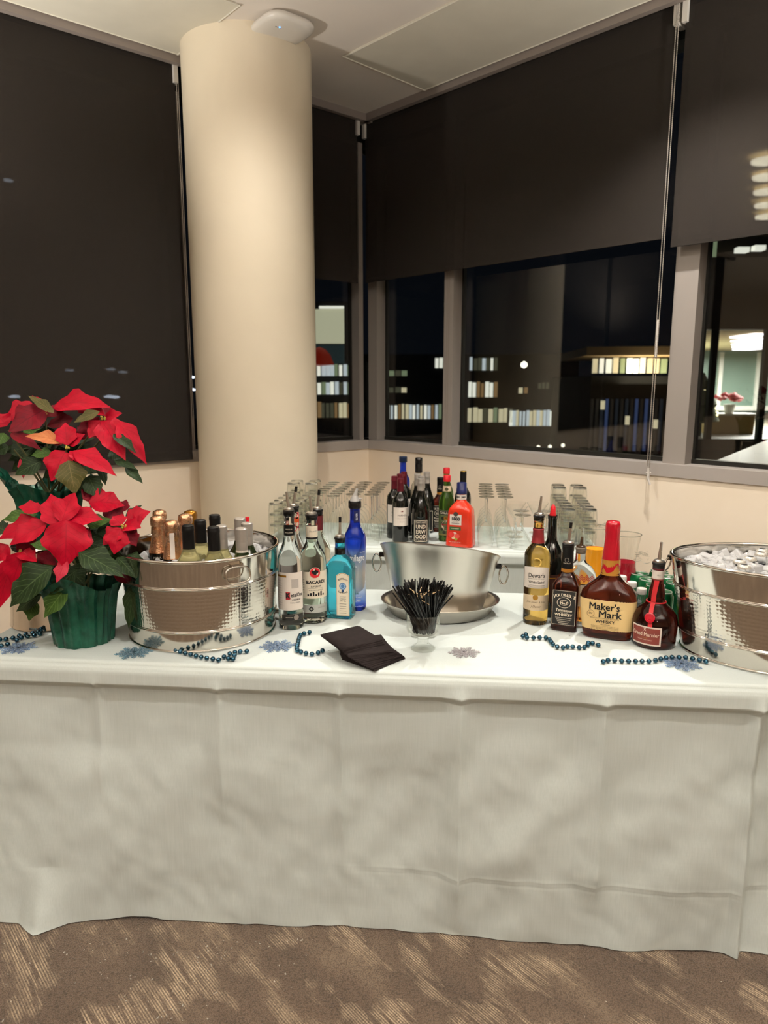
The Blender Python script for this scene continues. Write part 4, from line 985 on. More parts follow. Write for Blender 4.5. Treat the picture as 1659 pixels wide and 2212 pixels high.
# bottles standing in the left tub; only necks show above the ice
NEW = [(0, .036), (.004, .0385), (.17, .0385), (.20, .034), (.22, .022), (.24, .0155), (.30, .0148)]
CHP = [(0, .038), (.005, .0435), (.14, .0435), (.18, .037), (.215, .026), (.25, .0185), (.285, .0155), (.31, .0150)]
def in_tub(p_, top):   # base height from the visible top
    return (p_[0], p_[1], top)
def champagne(px_, label, foil, h, sticker=False):
    k = bottle('champagne_bottle', label, (px_[0], px_[1], px_[2] - h), CHP, blackg, face(px_[0], px_[1]))
    bm = bmesh.new(); n = 28; rings = []
    for z, r, j in ((.208, .0300, .0), (.23, .0240, 0), (.252, .0192, 0), (.262, .0182, .0), (.264, .0205, .0006), (.282, .0190, .001), (.285, .0178, 0), (.288, .0205, .0008), (.302, .0208, .0012), (.312, .0190, .001), (.316, .010, .0005)):
        rings.append([bm.verts.new(((r + j * math.sin(i * 2.3 + z * 900)) * math.cos(2 * PI * i / n), (r + j * math.sin(i * 2.3 + z * 900)) * math.sin(2 * PI * i / n), z)) for i in range(n)])
    for a, b in zip(rings, rings[1:]):
        for i in range(n): bm.faces.new((a[i], a[(i + 1) % n], b[(i + 1) % n], b[i]))
    bm.faces.new(rings[-1]); ob('foil', mesh_of(bm, 60), foil, k)
    if sticker:
        bm = bmesh.new(); strip(bm, [onb(.0296, -.05, .210), onb(.0246, -.05, .23), onb(.0203, -.05, .252), onb(.0216, -.05, .272), onb(.0208, -.05, .283)], .013); ob('tax_strip', mesh_of(bm, 180), paper, k)
    else: wtext(k, 'FORIA', .0075, .0315, .196, -R(10), M('pale_ink'), .0002, lift=.0035)
    return k
def topz(n_, x, y, Y): pass
champagne((-0.6666,2.06,1.1092), 'champagne bottle with rose gold foil neck, nearest the poinsettia in the left tub', gold_foil, .316)
champagne((-0.6915,2.16,1.1085), 'champagne bottle with rose gold foil, half hidden behind the leftmost champagne', gold_foil, .316)
champagne((-0.6043,1.99,1.1084), 'champagne bottle with white tax strip down its rose gold foil', gold_foil, .316, True)
champagne((-0.6016,2.12,1.1039), 'champagne bottle with rose gold foil, behind the front black capped white wine', gold_foil, .316)
champagne((-0.6102,2.21,1.0985), 'champagne bottle with plain old gold foil at the back of the left tub', gold2, .316)
def wine(px_, label, cap, h, body, capr=.0168, bands=False):
    k = bottle('wine_bottle', label, (px_[0], px_[1], px_[2] - h), NEW, body, 0)
    pr = [(capr + .0004, .228), (capr, .240), (capr, .2855), (capr + .0006, .287), (capr + .0006, .294), (capr - .0002, .296), (capr - .0004, .301), (capr - .004, .303)] if not bands else \
         [(capr, .232), (capr, .262), (capr - .0006, .264), (capr + .0003, .267), (capr - .0006, .270), (capr + .0003, .274), (capr - .0006, .277), (capr + .0003, .281), (capr - .0004, .284), (capr, .300), (capr - .003, .303)]
    ob('capsule', lathe_mesh(pr, 24, 40, cap0=False), cap, k); return k
wine((-0.5459,1.945,1.1041), 'white wine bottle with black capsule, frontmost at left of the tub', black_caps, .303, wine_w)
wine((-0.5332,2.03,1.1027), 'white wine bottle with black capsule, second behind the frontmost one', black_caps, .303, wine_w)
wine((-0.4749,1.945,1.0992), 'white wine bottle with black capsule, frontmost at the tub centre', black_caps, .303, wine_w)
wine((-0.5171,2.14,1.0979), 'wine bottle with black capsule at the back of the left tub', black_caps, .303, blackg)
wine((-0.4656,2.0,1.0918), 'white wine bottle with ribbed silver cap beside the central black capsule', silver_cap, .303, wine_w, .0168, True)
wine((-0.4325,2.1,1.0949), 'wine bottle with silver screw cap, back left of the three at the tub right', silver_cap, .303, darkgreen_g, .0168, True)
wine((-0.4038,2.06,1.0884), 'wine bottle with silver screw cap, rightmost of the three at the tub right', silver_cap, .303, darkgreen_g, .0168, True)
k = wine((-0.4058,1.985,1.0874), 'silver screw capped wine bottle with white band, front of three at the tub right', silver_cap, .303, darkgreen_g, .0168, True)
wlabel(k, .0170, .229, .240, -PI, PI, paper, 'white_band', .0006, 24)
q = (-0.4485,2.3,1.0671)
k = bottle('mixer_bottle', 'slim clear bottle with red pouring tip behind the left tub', (q[0], q[1], T), [(0, .026), (.004, .029), (.15, .029), (.18, .022), (.20, .011), (.262, .010)], glass_t, 0)
ob('red_tip', lathe_mesh([(.004, .262), (.0045, .275), (.0070, .296), (.0065, .300)], 12), M('red_plastic'), k)
ob('neck', lathe_mesh([(.0105, .245), (.0105, .262), (.004, .266)], 12), M('clear_collar'), k)

# beer bottles in the right tub
BEER = [(0, .029), (.004, .0305), (.11, .0305), (.14, .026), (.165, .0165), (.185, .0135), (.222, .0130)]
def beer(px_, label, capc, body, lean=(0, 0)):
    h = .232; k = bottle('beer_bottle', label, (px_[0] - lean[0] * h, px_[1] - lean[1] * h, px_[2] - h), BEER, body, 0)
    bm = bmesh.new(); n = 42; rings = []
    for z, r, j in ((.221, .0160, .0012), (.226, .0158, .0008), (.2295, .0135, 0), (.2315, .009, 0)):
        rings.append([bm.verts.new(((r + j * (1 if i % 2 else -1)) * math.cos(2 * PI * i / n), (r + j * (1 if i % 2 else -1)) * math.sin(2 * PI * i / n), z)) for i in range(n)])
    for a, b in zip(rings, rings[1:]):
        for i in range(n): bm.faces.new((a[i], a[(i + 1) % n], b[(i + 1) % n], b[i]))
    bm.faces.new(rings[-1]); c_ = ob('crown_cap', mesh_of(bm, 40), capc, k)
    ob('cap_print', lathe_mesh([(.0085, .2317), (.001, .2321)], 20, cap0=False), ink if capc is not M('blue_cap', '#3f66b8', .3, metal=.4) else M('pale_blue_print', '#bcd0f0', .4), c_)
    k.rotation_euler = (-lean[1], lean[0], 0); return k
bcap = M('pale_cap', '#d8d2c6', .3, metal=.4)
beer((0.9366,1.8,1.028), 'beer bottle with black marked cap, frontmost in the right tub', bcap, clear_g)
beer((0.9592,1.87,1.0241), 'beer bottle with pale cap, left of the cluster in the right tub', bcap, clear_g)
beer((1.0079,1.91,1.023), 'beer bottle with pale cap, middle of the cluster in the right tub', bcap, clear_g)
beer((1.0487,1.93,1.0303), 'beer bottle with pale cap, rear right of the cluster in the right tub', bcap, clear_g)
beer((1.0837,1.99,1.0264), 'beer bottle with pale cap, furthest back in the right tub', bcap, clear_g)
beer((0.8669,1.93,1.0121), 'beer bottle with blue cap tilted against the left rim of the right tub', M('blue_cap'), blackg, (-.40, .05))
beer((0.9769,1.77,1.0131), 'dark beer bottle with red striped cap lying low in the right tub', M('red_cap'), blackg, (.1, -.4))

# ------------------------------------------------------------------ centre tub in its round tray, straw glass
tray = thing('serving_tray', 'wide round edged steel tray under the empty party tub', 'tray', (.182, 2.225, T))
ob('body', lathe_mesh([(.10, .003), (.150, .0005), (.160, .004), (.181, .036), (.190, .044), (.192, .047), (.189, .048), (.178, .041), (.156, .007), (.10, .0055)], 72, 60, sx=1, sy=.80, cap0=True, cap1=True), dsteel, tray)
pt = thing('party_tub', 'empty brushed steel party tub with slanted mouth in the round tray', 'tub', (.180, 2.235, T + .0062))
def oval(bm, prof, n=80): return lathe(bm, prof, n, 0, 0, 1, .74, True, True)
bm = bmesh.new(); oval(bm, [(.118, .003), (.130, 0), (.139, .006), (.163, .09), (.184, .175), (.1905, .190), (.1935, .193), (.1930, .196), (.189, .196), (.182, .175), (.161, .09), (.137, .010), (.118, .007)])
for v in bm.verts: v.co.z += max(0, v.co.z) / .196 * (-.36 * v.co.y - .085 * v.co.x)      # the mouth is cut on a slant, high at the front
bd = ob('body', mesh_of(bm, 60), dsteel, pt)
for s in (-1, 1):
    bm = bmesh.new(); tube(bm, [(s * (.190 + .014 + .014 * math.cos(a)), .003 * math.cos(a), .165 - .030 - s * .015 + .030 * math.sin(a)) for a in [2 * PI * i / 24 for i in range(24)]], .0030, 8, closed=True)
    for v in bm.verts: pass
    h_ = ob('ring_handle', mesh_of(bm, 60), chrome, pt)
    bm = bmesh.new(); box(bm, s * .188 - .008, s * .188 + .008, -.010, .010, .158 - s * .015, .170 - s * .015); ob('handle_mount', mesh_of(bm, 30), black_pl, h_)
pt.rotation_euler = (0, 0, -R(6))

# footed glass with straws
G = (.109, 1.897, T)
g = thing('dessert_glass', 'small footed glass holding black straws and toothpicks', 'glass', G)
ob('bowl', lathe_mesh([(.0465, .104), (.0470, .1035), (.0455, .070), (.0440, .052), (.038, .040), (.016, .034), (.014, .030)], 40, 60, cap0=False, cap1=False), glass_t, g)
ob('inner_wall', lathe_mesh([(.0445, .1035), (.0430, .070), (.0415, .054), (.034, .0455), (.002, .0445)], 40, 60, cap0=False), glass_t, g)
ob('rim', tube_mesh([(.0458 * math.cos(2 * PI * i / 40), .0458 * math.sin(2 * PI * i / 40), .1038) for i in range(40)], .0011, 6, closed=True), thin_glass('rim_glass', (.8, .82, .8), (.45, .48, .45)), g)
ob('foot', lathe_mesh([(.013, .031), (.0155, .027), (.014, .022), (.020, .014), (.032, .006), (.0345, .002), (.034, 0), (.002, .0005)], 40, 60, cap0=False), glass_t, g)
straw_m = M('black_straw', '#0a0909', .28)
STRAW = tube_mesh([(0, 0, 0), (0, 0, .145)], .0021, 8, caps=False); STRAW.materials.append(straw_m)
rs = random.Random(12)
for i in range(150):
    a = rs.uniform(0, 2 * PI); k0 = math.sqrt(rs.random()) * .026; a1 = a + rs.uniform(-.5, .5) ; k1 = .012 + math.sqrt(rs.random()) * .030
    b0 = Vector((k0 * 1.15 * math.cos(a1 + .8), k0 * 1.15 * math.sin(a1 + .8), .0485 + rs.uniform(0, .004)))
    b1_ = Vector((k1 * 1.02 * math.cos(a), k1 * 1.02 * math.sin(a), .1035)); b0 = b0 * .75 if False else b0
    d = (b1_ - b0).normalized()
    o = ob('straw', STRAW, None, None, Vector(G) + b0); o.rotation_euler = d.to_track_quat('Z', 'Y').to_euler(); s_ = rs.uniform(.93, 1.04); o.scale = (1, 1, s_)
    tag(o, 'thin black cocktail straw fanned out in the footed glass', 'straw', 'straws in the footed glass')
PICK = tube_mesh([(0, 0, 0), (0, 0, .004), (0, 0, .040), (0, 0, .045)], .0010, 6); PICK.materials.append(M('pale_wood', '#e0bf90', .6))
for i in range(12):
    a = rs.uniform(0, 2 * PI); o = ob('toothpick', PICK, None, None, (G[0] + .018 * math.cos(a), G[1] + .018 * math.sin(a) - .012, G[2] + .152 + .006 * rs.random()))
    o.rotation_euler = (R(rs.uniform(60, 105)), 0, rs.uniform(0, 6)); tag(o, 'short pale wooden toothpick lying among the black straws', 'toothpick', 'toothpicks among the straws')

# cocktail napkins
nap_m = add_noise(M('black_napkin', '#2a2221', .85, spec=.15), ('#1f1918', '#272120'), 40, bump=.3, bscale=500, dist=.0006)
rn = random.Random(3)
def napkin_mesh(seed):
    rr = random.Random(seed); bm = bmesh.new(); s = .060; n = 4; t_ = .0011; g_ = []
    for lay in (0, 1, 2, 3):
        z = lay * t_ * .62; off = (lay % 2) * .0012; grid = []
        for j in range(n + 1):
            grid.append([bm.verts.new((-s + 2 * s * i / n + off, -s + 2 * s * j / n + off * .7, z + .0012 * math.sin(i * 1.1 + seed) * (i / n) * rr.uniform(.4, 1))) for i in range(n + 1)])
        for j in range(n):
            for i in range(n): bm.faces.new((grid[j][i], grid[j][i + 1], grid[j + 1][i + 1], grid[j + 1][i]))
        g_.append(grid)
    for a, b in ((0, 1), (2, 3), (0, 3)):                # folded edges
        for i in range(n):
            bm.faces.new((g_[a][0][i], g_[a][0][i + 1], g_[b][0][i + 1], g_[b][0][i])); bm.faces.new((g_[a][i][0], g_[a][i + 1][0], g_[b][i + 1][0], g_[b][i][0]))
    return mesh_of(bm, 30)
NAPS = [napkin_mesh(i) for i in range(4)]
for m_ in NAPS: m_.materials.append(nap_m)
NN = 46
for i in range(NN):
    f = i / (NN - 1)
    if f < .7:
        q = f / .7; ang = R(48 - 34 * q); x = -.027 - .026 * q; y = 1.818 + .016 * q
    else:
        q = (f - .7) / .3; ang = R(27 + 6 * q); x = -.078 - .014 * q; y = 1.850 + .006 * q
    o = ob('napkin', NAPS[i % 4], None, None, (x + rn.uniform(-.002, .002), y + rn.uniform(-.002, .002), T + .0006 + i * .00105))
    o.rotation_euler = (R(1.2 * f), R(-1.5 * f), ang + rn.uniform(-.02, .02))
    tag(o, 'topmost black paper cocktail napkin of the fanned stack' if i == NN - 1 else 'lowest black paper cocktail napkin, flat on the cloth under the stack' if i == 0 else 'black paper cocktail napkin seen edge on inside the fanned stack', 'napkin', 'black napkins in the fanned stack')

# ------------------------------------------------------------------ snowflakes and beads
def glitter(name, c0, c1):
    m = M(name, c0, .28, metal=.5, spec=.8); N, L, b = nodes(m)
    tc = nn(m, 'ShaderNodeTexCoord'); vo = nn(m, 'ShaderNodeTexVoronoi'); vo.inputs['Scale'].default_value = 900; L.new(tc.outputs['Object'], vo.inputs['Vector'])
    r = ramp(m, vo.outputs['Color'], [(.25, lin(c0)), (.6, lin(c1)), (.85, (.95, .97, 1))]); L.new(r.outputs[0], b.inputs['Base Color'])  # white cells are sparkle painted into the colour
    nm = nn(m, 'ShaderNodeNormalMap'); nm.inputs['Strength'].default_value = .8
    bp = nn(m, 'ShaderNodeBump'); bp.inputs['Strength'].default_value = 1; bp.inputs['Distance'].default_value = .002; L.new(vo.outputs['Color'], bp.inputs['Height']); L.new(bp.outputs[0], b.inputs['Normal'])
    return m
gl_blue = glitter('blue_glitter', '#3f7690', '#8fc0d4'); gl_pale = glitter('pale_blue_glitter', '#5f86b8', '#b4cdec'); gl_pink = glitter('silver_pink_glitter', '#c9bcc2', '#f6f0f2')
def flake_mesh(rad, seed):
    bm = bmesh.new(); rr = random.Random(seed); t = .0011
    def bar(p, q, w):
        p, q = Vector((*p, 0)), Vector((*q, 0)); d = (q - p).normalized(); s = Vector((-d.y, d.x, 0)) * w
        lo = [p - s, q - s * .35, q + s * .35, p + s]; z0, z1 = Vector((0, 0, 0)), Vector((0, 0, t * 2))
        a = [bm.verts.new(v + z0) for v in lo]; b = [bm.verts.new(v + z1) for v in lo]
        bm.faces.new(b); bm.faces.new(a[::-1])
        for i in range(4): bm.faces.new((a[i], a[(i + 1) % 4], b[(i + 1) % 4], b[i]))
    for k in range(12):
        A = 2 * PI * k / 12; L_ = rad * (1 if k % 2 == 0 else .84); c, s = math.cos(A), math.sin(A)
        bar((0, 0), (L_ * c, L_ * s), .0017)
        for f in (.38, .58, .76):
            for sg in (-1, 1):
                b_ = A + sg * .75; l = rad * (.30 - .20 * (f - .38)) * (1 if k % 2 == 0 else .7)
                bar((L_ * f * c, L_ * f * s), (L_ * f * c + l * math.cos(b_), L_ * f * s + l * math.sin(b_)), .0012)
        bar((rad * .3 * c, rad * .3 * s), (rad * .3 * math.cos(A + PI / 6), rad * .3 * math.sin(A + PI / 6)), .0018)
    me = mesh_of(bm, 20); return me
for (px_, rad, m_, lab, a) in (((-1.024,1.8986,0.76), .052, gl_pale, 'pale blue glitter snowflake at the left end beside the dark beads', .1), ((-0.6877,1.8637,0.76), .052, gl_blue, 'teal blue glitter snowflake between the green pot and the left tub', .3),
                           ((-0.3011,1.9129,0.76), .053, gl_pale, 'pale blue glitter snowflake before the vodka bottle', .2), ((0.2212,1.8637,0.76), .046, gl_pink, 'silvery pink glitter snowflake right of the footed glass', .05),
                           ((0.7852,1.7814,0.76), .052, gl_pale, 'pale blue glitter snowflake under the beads by the right tub', .4)):
    o = ob('snowflake', flake_mesh(rad, 1), m_, None, (px_[0], px_[1], T + .001)); o.rotation_euler = (0, 0, a); tag(o, lab, 'snowflake')
bead_m = M('teal_pearl_bead', '#0e4257', .12, metal=.75, coat=.6)
BEAD = lathe_mesh([(.0012, -.0068), (.0036, -.0058), (.0058, -.0036), (.0068, 0), (.0058, .0036), (.0036, .0058), (.0012, .0068)], 16, 180); BEAD.materials.append(bead_m)
def beads(label, pts, strand_dz=0):
    c0 = Vector(pts[0]); t = thing('bead_strand', label, 'beads', (c0.x, c0.y, T)); P_ = [Vector((p[0] - c0.x, p[1] - c0.y, .0070)) for p in pts]
    placed = []
    for p in P_:
        while any((p - q).length < .0115 for q in placed): p = p + Vector((0, 0, .004))
        placed.append(p); b = ob('bead', BEAD, None, t, p); b.rotation_euler = (rs.uniform(0, 3), rs.uniform(0, 3), 0)
    ob('string', tube_mesh(placed, .0007, 5), M('bead_string', '#2a4d5c', .4), t); return t
ZB = .767
beads('dark teal bead strand lying doubled before the silver bucket at the left edge', [(-1.0616,1.9133,0.767),(-1.0726,1.9007,0.767),(-1.0932,1.9042,0.767),(-1.1184,1.9182,0.767),(-1.1295,1.9432,0.767),(-1.1169,1.9482,0.767),(-1.1027,1.9504,0.767),(-1.0879,1.954,0.767),(-1.0722,1.9636,0.767),(-1.0632,1.9814,0.767),(-1.0504,1.995,0.767),(-1.0363,2.0064,0.767),(-1.0241,2.0141,0.767),(-1.0154,2.018,0.767),(-1.0102,1.9988,0.767),(-1.0207,1.9851,0.767),(-1.0359,1.9762,0.767),(-1.0492,1.9665,0.767),(-1.0521,1.9468,0.767)])
beads('dark teal bead strand curled against the foot of the left tub', [(-0.5739,1.8673,0.767),(-0.5591,1.8567,0.767),(-0.5416,1.8448,0.767),(-0.5247,1.8358,0.767),(-0.5073,1.8255,0.767),(-0.491,1.8167,0.767),(-0.4744,1.8092,0.767),(-0.4567,1.8032,0.767),(-0.4398,1.7966,0.767),(-0.4303,1.8187,0.767),(-0.4159,1.8052,0.767),(-0.4028,1.8032,0.767),(-0.4196,1.8406,0.767),(-0.4042,1.8282,0.767),(-0.4076,1.8511,0.767),(-0.3944,1.8567,0.767),(-0.3768,1.8595,0.767)])
beads('dark teal bead strand bent in a C between snowflake and napkins', [(-0.2202,2.0116,0.767),(-0.2349,2.0017,0.767),(-0.2438,1.9872,0.767),(-0.245,1.9686,0.767),(-0.2446,1.9503,0.767),(-0.244,1.9322,0.767),(-0.2437,1.9145,0.767),(-0.2429,1.8971,0.767),(-0.2422,1.8814,0.767),(-0.2384,1.8659,0.767),(-0.2275,1.8545,0.767),(-0.2126,1.8434,0.767),(-0.1958,1.8381,0.767),(-0.1797,1.8479,0.767),(-0.1693,1.8632,0.767)])
beads('dark teal bead strand wavy in front of the square whiskey', [(0.4156,1.9926,0.767),(0.4039,1.9776,0.767),(0.4137,1.9665,0.767),(0.4321,1.9646,0.767),(0.4502,1.9665,0.767),(0.4682,1.9646,0.767),(0.4749,1.95,0.767),(0.4755,1.932,0.767),(0.4764,1.9125,0.767),(0.4838,1.8934,0.767),(0.4983,1.8866,0.767),(0.5129,1.8951,0.767),(0.5271,1.8934,0.767),(0.5434,1.8866,0.767),(0.5587,1.8891,0.767),(0.5726,1.9055,0.767),(0.5791,1.9231,0.767),(0.5906,1.9213,0.767),(0.6018,1.9055,0.767)])
beads('dark teal bead strand running straight to the right tub over a snowflake', [(0.5795,1.7852,0.767),(0.5948,1.7937,0.767),(0.6123,1.7937,0.767),(0.6294,1.7891,0.767),(0.6472,1.7875,0.767),(0.6656,1.7875,0.767),(0.683,1.7875,0.767),(0.7013,1.7875,0.767),(0.7205,1.7929,0.767),(0.7383,1.8031,0.767),(0.7556,1.811,0.767),(0.7733,1.8149,0.767),(0.7919,1.8141,0.767),(0.8089,1.8134,0.767),(0.8242,1.8051,0.767),(0.8388,1.7958,0.767),(0.8511,1.7861,0.767)])

# ------------------------------------------------------------------ carafes, cans, water, jigger, bucket
def carafe(pos, label, juice, col, wrapped):
    k = thing('carafe', label, 'carafe', pos)
    pr = [(.036, 0), (.044, .003), (.050, .03), (.050, .060), (.042, .10), (.035, .135), (.0345, .165), (.040, .205), (.047, .242)]
    ob('body', lathe_mesh(pr, 40, 60, cap1=False), glass_t, k)
    ob('rim', tube_mesh([(.0472 * math.cos(2 * PI * i / 40), .0472 * math.sin(2 * PI * i / 40), .242) for i in range(40)], .0017, 6, closed=True), MATS['rim_glass'], k)
    pj = [(r_ - .0016, z + .002) for r_, z in pr if z <= juice]
    ob('juice', lathe_mesh(pj + [(pj[-1][0], juice), (.002, juice + .0005)], 40, 60), col, k)
    if wrapped:
        rr = random.Random(int(pos[0] * 1000)); bm = bmesh.new()
        for i in range(26):
            a = rr.uniform(0, 6.28); c_ = Vector((.03 * math.cos(a) * rr.random(), .03 * math.sin(a) * rr.random(), .245 + rr.uniform(0, .008))) if wrapped == 1 else Vector((.036 + .045 * rr.random() ** 1.5, -.008 + rr.uniform(-.008, .008), .165 + rr.uniform(-.02, .02)))
            v = [bm.verts.new(c_ + Vector((rr.uniform(-1, 1), rr.uniform(-1, 1), rr.uniform(-.5, .5))) * .013) for _ in range(4)]
            bm.faces.new(v[:3]); bm.faces.new(v[1:])
        ob('plastic_wrap', mesh_of(bm, 10), thin_glass('cling_film', (.93, .93, .92), (.75, .76, .75)) if 'cling_film' not in MATS else MATS['cling_film'], k)
    return k
carafe((.735, 2.42, T), 'glass carafe half full of orange juice, wrapped at the mouth', .165, M('orange_juice', '#f0a01c', .35), 1)
carafe((.800, 2.30, T), 'glass carafe of red cranberry juice behind the red wax neck', .150, M('cranberry', (.45, .012, .03), .1, trans=.3), 2)
can_m = M('green_can', '#0d6b3c', .25, metal=.5)
CAN = [('body', lathe_mesh([(.024, 0), (.0315, .006), (.0330, .010), (.0330, .106), (.0275, .118)], 28, 40), can_m),
       ('lid', lathe_mesh([(.0278, .1175), (.0282, .120), (.0272, .1205), (.0258, .1165), (.002, .1165)], 28, 30, cap0=False), M('can_lid', '#d8d3cc', .35, metal=.6))]
canroot = thing('soda_can', 'small green soda can with silver lid, behind the orange liqueur', 'can', (0, 0, 0), 0, 'green soda cans by the right tub')
for n_, me, m_ in CAN: ob(n_, me, m_, canroot)
tab = ob('pull_tab', box_mesh(-.006, .006, -.011, .009, .1168, .1182, .0006), M('can_lid'), canroot)
bm = bmesh.new(); bm.free()
sw = wlabel(canroot, .0332, .03, .085, R(-50), R(10), M('lime_print', '#7db23a', .35), 'leaf_print', .0004)
cans = [(.800, 2.22), (.868, 2.235), (.812, 2.152), (.880, 2.166), (.822, 2.084), (.868, 2.098), (.778, 2.050), (.845, 2.030)]
cans = [(.838, 2.262), (.842, 2.192), (.838, 2.124), (.832, 2.056), (.912, 2.290), (.916, 2.220), (.910, 2.150)]
for i, (x, y) in enumerate(cans):
    lc = 'small green soda can, %s' % ('rearmost of the line behind the orange liqueur', 'second from the rear, behind the orange liqueur', 'third from the rear, behind the orange liqueur', 'nearest of the line behind the orange liqueur', 'rearmost of the line against the right tub', 'middle of the line against the right tub', 'nearest of the line against the right tub')[i]
    if i == 0: canroot.location = (x, y, T); canroot.rotation_euler = (0, 0, .4); canroot['label'] = lc
    else: copy_tree(canroot, (x, y, T), rs.uniform(0, 6), lc)
water = thing('water_bottle', 'small white capped water bottle beside the green cans, middle of three', 'bottle', (.765, 2.125, T), 0, 'small water bottles by the cans')
plast = thin_glass('thin_plastic', (.93, .95, .96), (.6, .63, .66))
ob('body', lathe_mesh([(.024, 0), (.029, .004), (.030, .03), (.028, .04), (.030, .05), (.028, .06), (.030, .072), (.027, .085), (.018, .100), (.0125, .106), (.0125, .112)], 28, 50), plast, water)
ob('cap', lathe_mesh([(.0145, .112), (.0148, .114), (.0145, .127), (.013, .129)], 28), white_cap, water)
wlabel(water, .0302, .045, .070, -PI, PI, M('grey_label', '#c0bdb8', .5), 'label', .0006, 28)
for x, y, w_ in ((.770, 2.055, 'nearest'), (.757, 2.195, 'furthest')): copy_tree(water, (x, y, T), rs.uniform(0, 6), 'small white capped water bottle beside the green cans, %s of three' % w_)
j = thing('jigger', 'small polished steel jigger lying between the left tub and the vodka bottle', 'jigger', (-.335, 2.16, T + .024), R(60))
bm = bmesh.new(); lathe(bm, [(.023, -.055), (.0235, -.054), (.007, 0), (.020, .042), (.0205, .043)], 32); bmesh.ops.rotate(bm, verts=bm.verts, matrix=Matrix.Rotation(R(90), 3, 'X')); ob('cup', mesh_of(bm, 40), chrome, j)
bk = thing('steel_bucket', 'upturned polished steel bucket carrying the rear poinsettia at the left table end', 'bucket', (-1.040, 2.150, T))
ob('body', lathe_mesh([(.120, .0005), (.123, .003), (.121, .010), (.104, .235), (.102, .248), (.096, .252), (.02, .253)], 56, 50), steel, bk)
gp = thing('rocks_glass', 'clear glass standing on a folded white napkin behind the green pot', 'glass', (-.792, 2.30, T + .012))
for n_, me in (('body', TUM), ('inner_wall', TUM_IN)): ob(n_, me, None, gp)
wn = ob('cloth_napkin', box_mesh(-.06, .09, -.05, .06, 0, .010, .004), M('white_linen', '#e6e2da', .8), None, (-.79, 2.29, T)); tag(wn, 'folded white linen napkin under the glass behind the green pot', 'napkin')

# ------------------------------------------------------------------ poinsettias
def leaf_mat(name, c0, c1, vein, under=None, rough=.5, bump=.5):
    m = M(name, c0, rough, spec=.14); N, L, b = nodes(m)
    uv = nn(m, 'ShaderNodeUVMap'); sp = nn(m, 'ShaderNodeSeparateXYZ'); L.new(uv.outputs[0], sp.inputs[0])
    def mt(op, a, b_=None, c_=None):
        q = nn(m, 'ShaderNodeMath', operation=op)
        for i, x in enumerate((a, b_, c_)):
            if x is None: continue
            if isinstance(x, (int, float)): q.inputs[i].default_value = x
            else: L.new(x, q.inputs[i])
        return q.outputs[0]
    au = mt('ABSOLUTE', sp.outputs[0]); ph = mt('MULTIPLY_ADD', au, -.32, sp.outputs[1]); fr = mt('FRACT', mt('MULTIPLY', ph, 7.5))
    side = mt('LESS_THAN', mt('ABSOLUTE', mt('SUBTRACT', fr, .5)), .05); mid = mt('LESS_THAN', au, .035); v = mt('MAXIMUM', side, mid)
    tc = nn(m, 'ShaderNodeTexCoord'); no = nn(m, 'ShaderNodeTexNoise'); no.inputs['Scale'].default_value = 40; L.new(tc.outputs['Object'], no.inputs['Vector'])
    r = ramp(m, no.outputs['Fac'], [(.3, lin(c0)), (.7, lin(c1))]); mx = nn(m, 'ShaderNodeMix', data_type='RGBA'); L.new(mt('MULTIPLY', v, .55), mx.inputs[0]); L.new(r.outputs[0], mx.inputs[6]); mx.inputs[7].default_value = (*lin(vein), 1)
    L.new(mx.outputs[2], b.inputs['Base Color'])
    bp = nn(m, 'ShaderNodeBump'); bp.inputs['Strength'].default_value = bump; bp.inputs['Distance'].default_value = .0012; L.new(mt('SUBTRACT', 1.0, v), bp.inputs['Height']); L.new(bp.outputs[0], b.inputs['Normal'])
    b.inputs['Subsurface Weight'].default_value = 0
    return m
red_l = leaf_mat('red_bract', '#93021c', '#a80422', '#7a0118'); deep_l = leaf_mat('deep_red_bract', '#5a0212', '#6c0416', '#45020d'); green_l = leaf_mat('dark_green_leaf', '#17230f', '#223118', '#475838'); mid_l = leaf_mat('mid_green_leaf', '#2c4218', '#3c5622', '#6a8046')
brown_l = leaf_mat('bronze_leaf', '#42401f', '#504a2a', '#726440'); pale_l = leaf_mat('pale_orange_bract', '#a85e38', '#b8774a', '#984a2c'); pink_l = leaf_mat('pink_backed_bract', '#b02a3e', '#bd3c4c', '#96182c')
LM = {'r': red_l, 'd': deep_l, 'g': green_l, 'm': mid_l, 'b': brown_l, 'p': pale_l, 'k': pink_l}
CAMP = Vector((0, 0, 1.489))
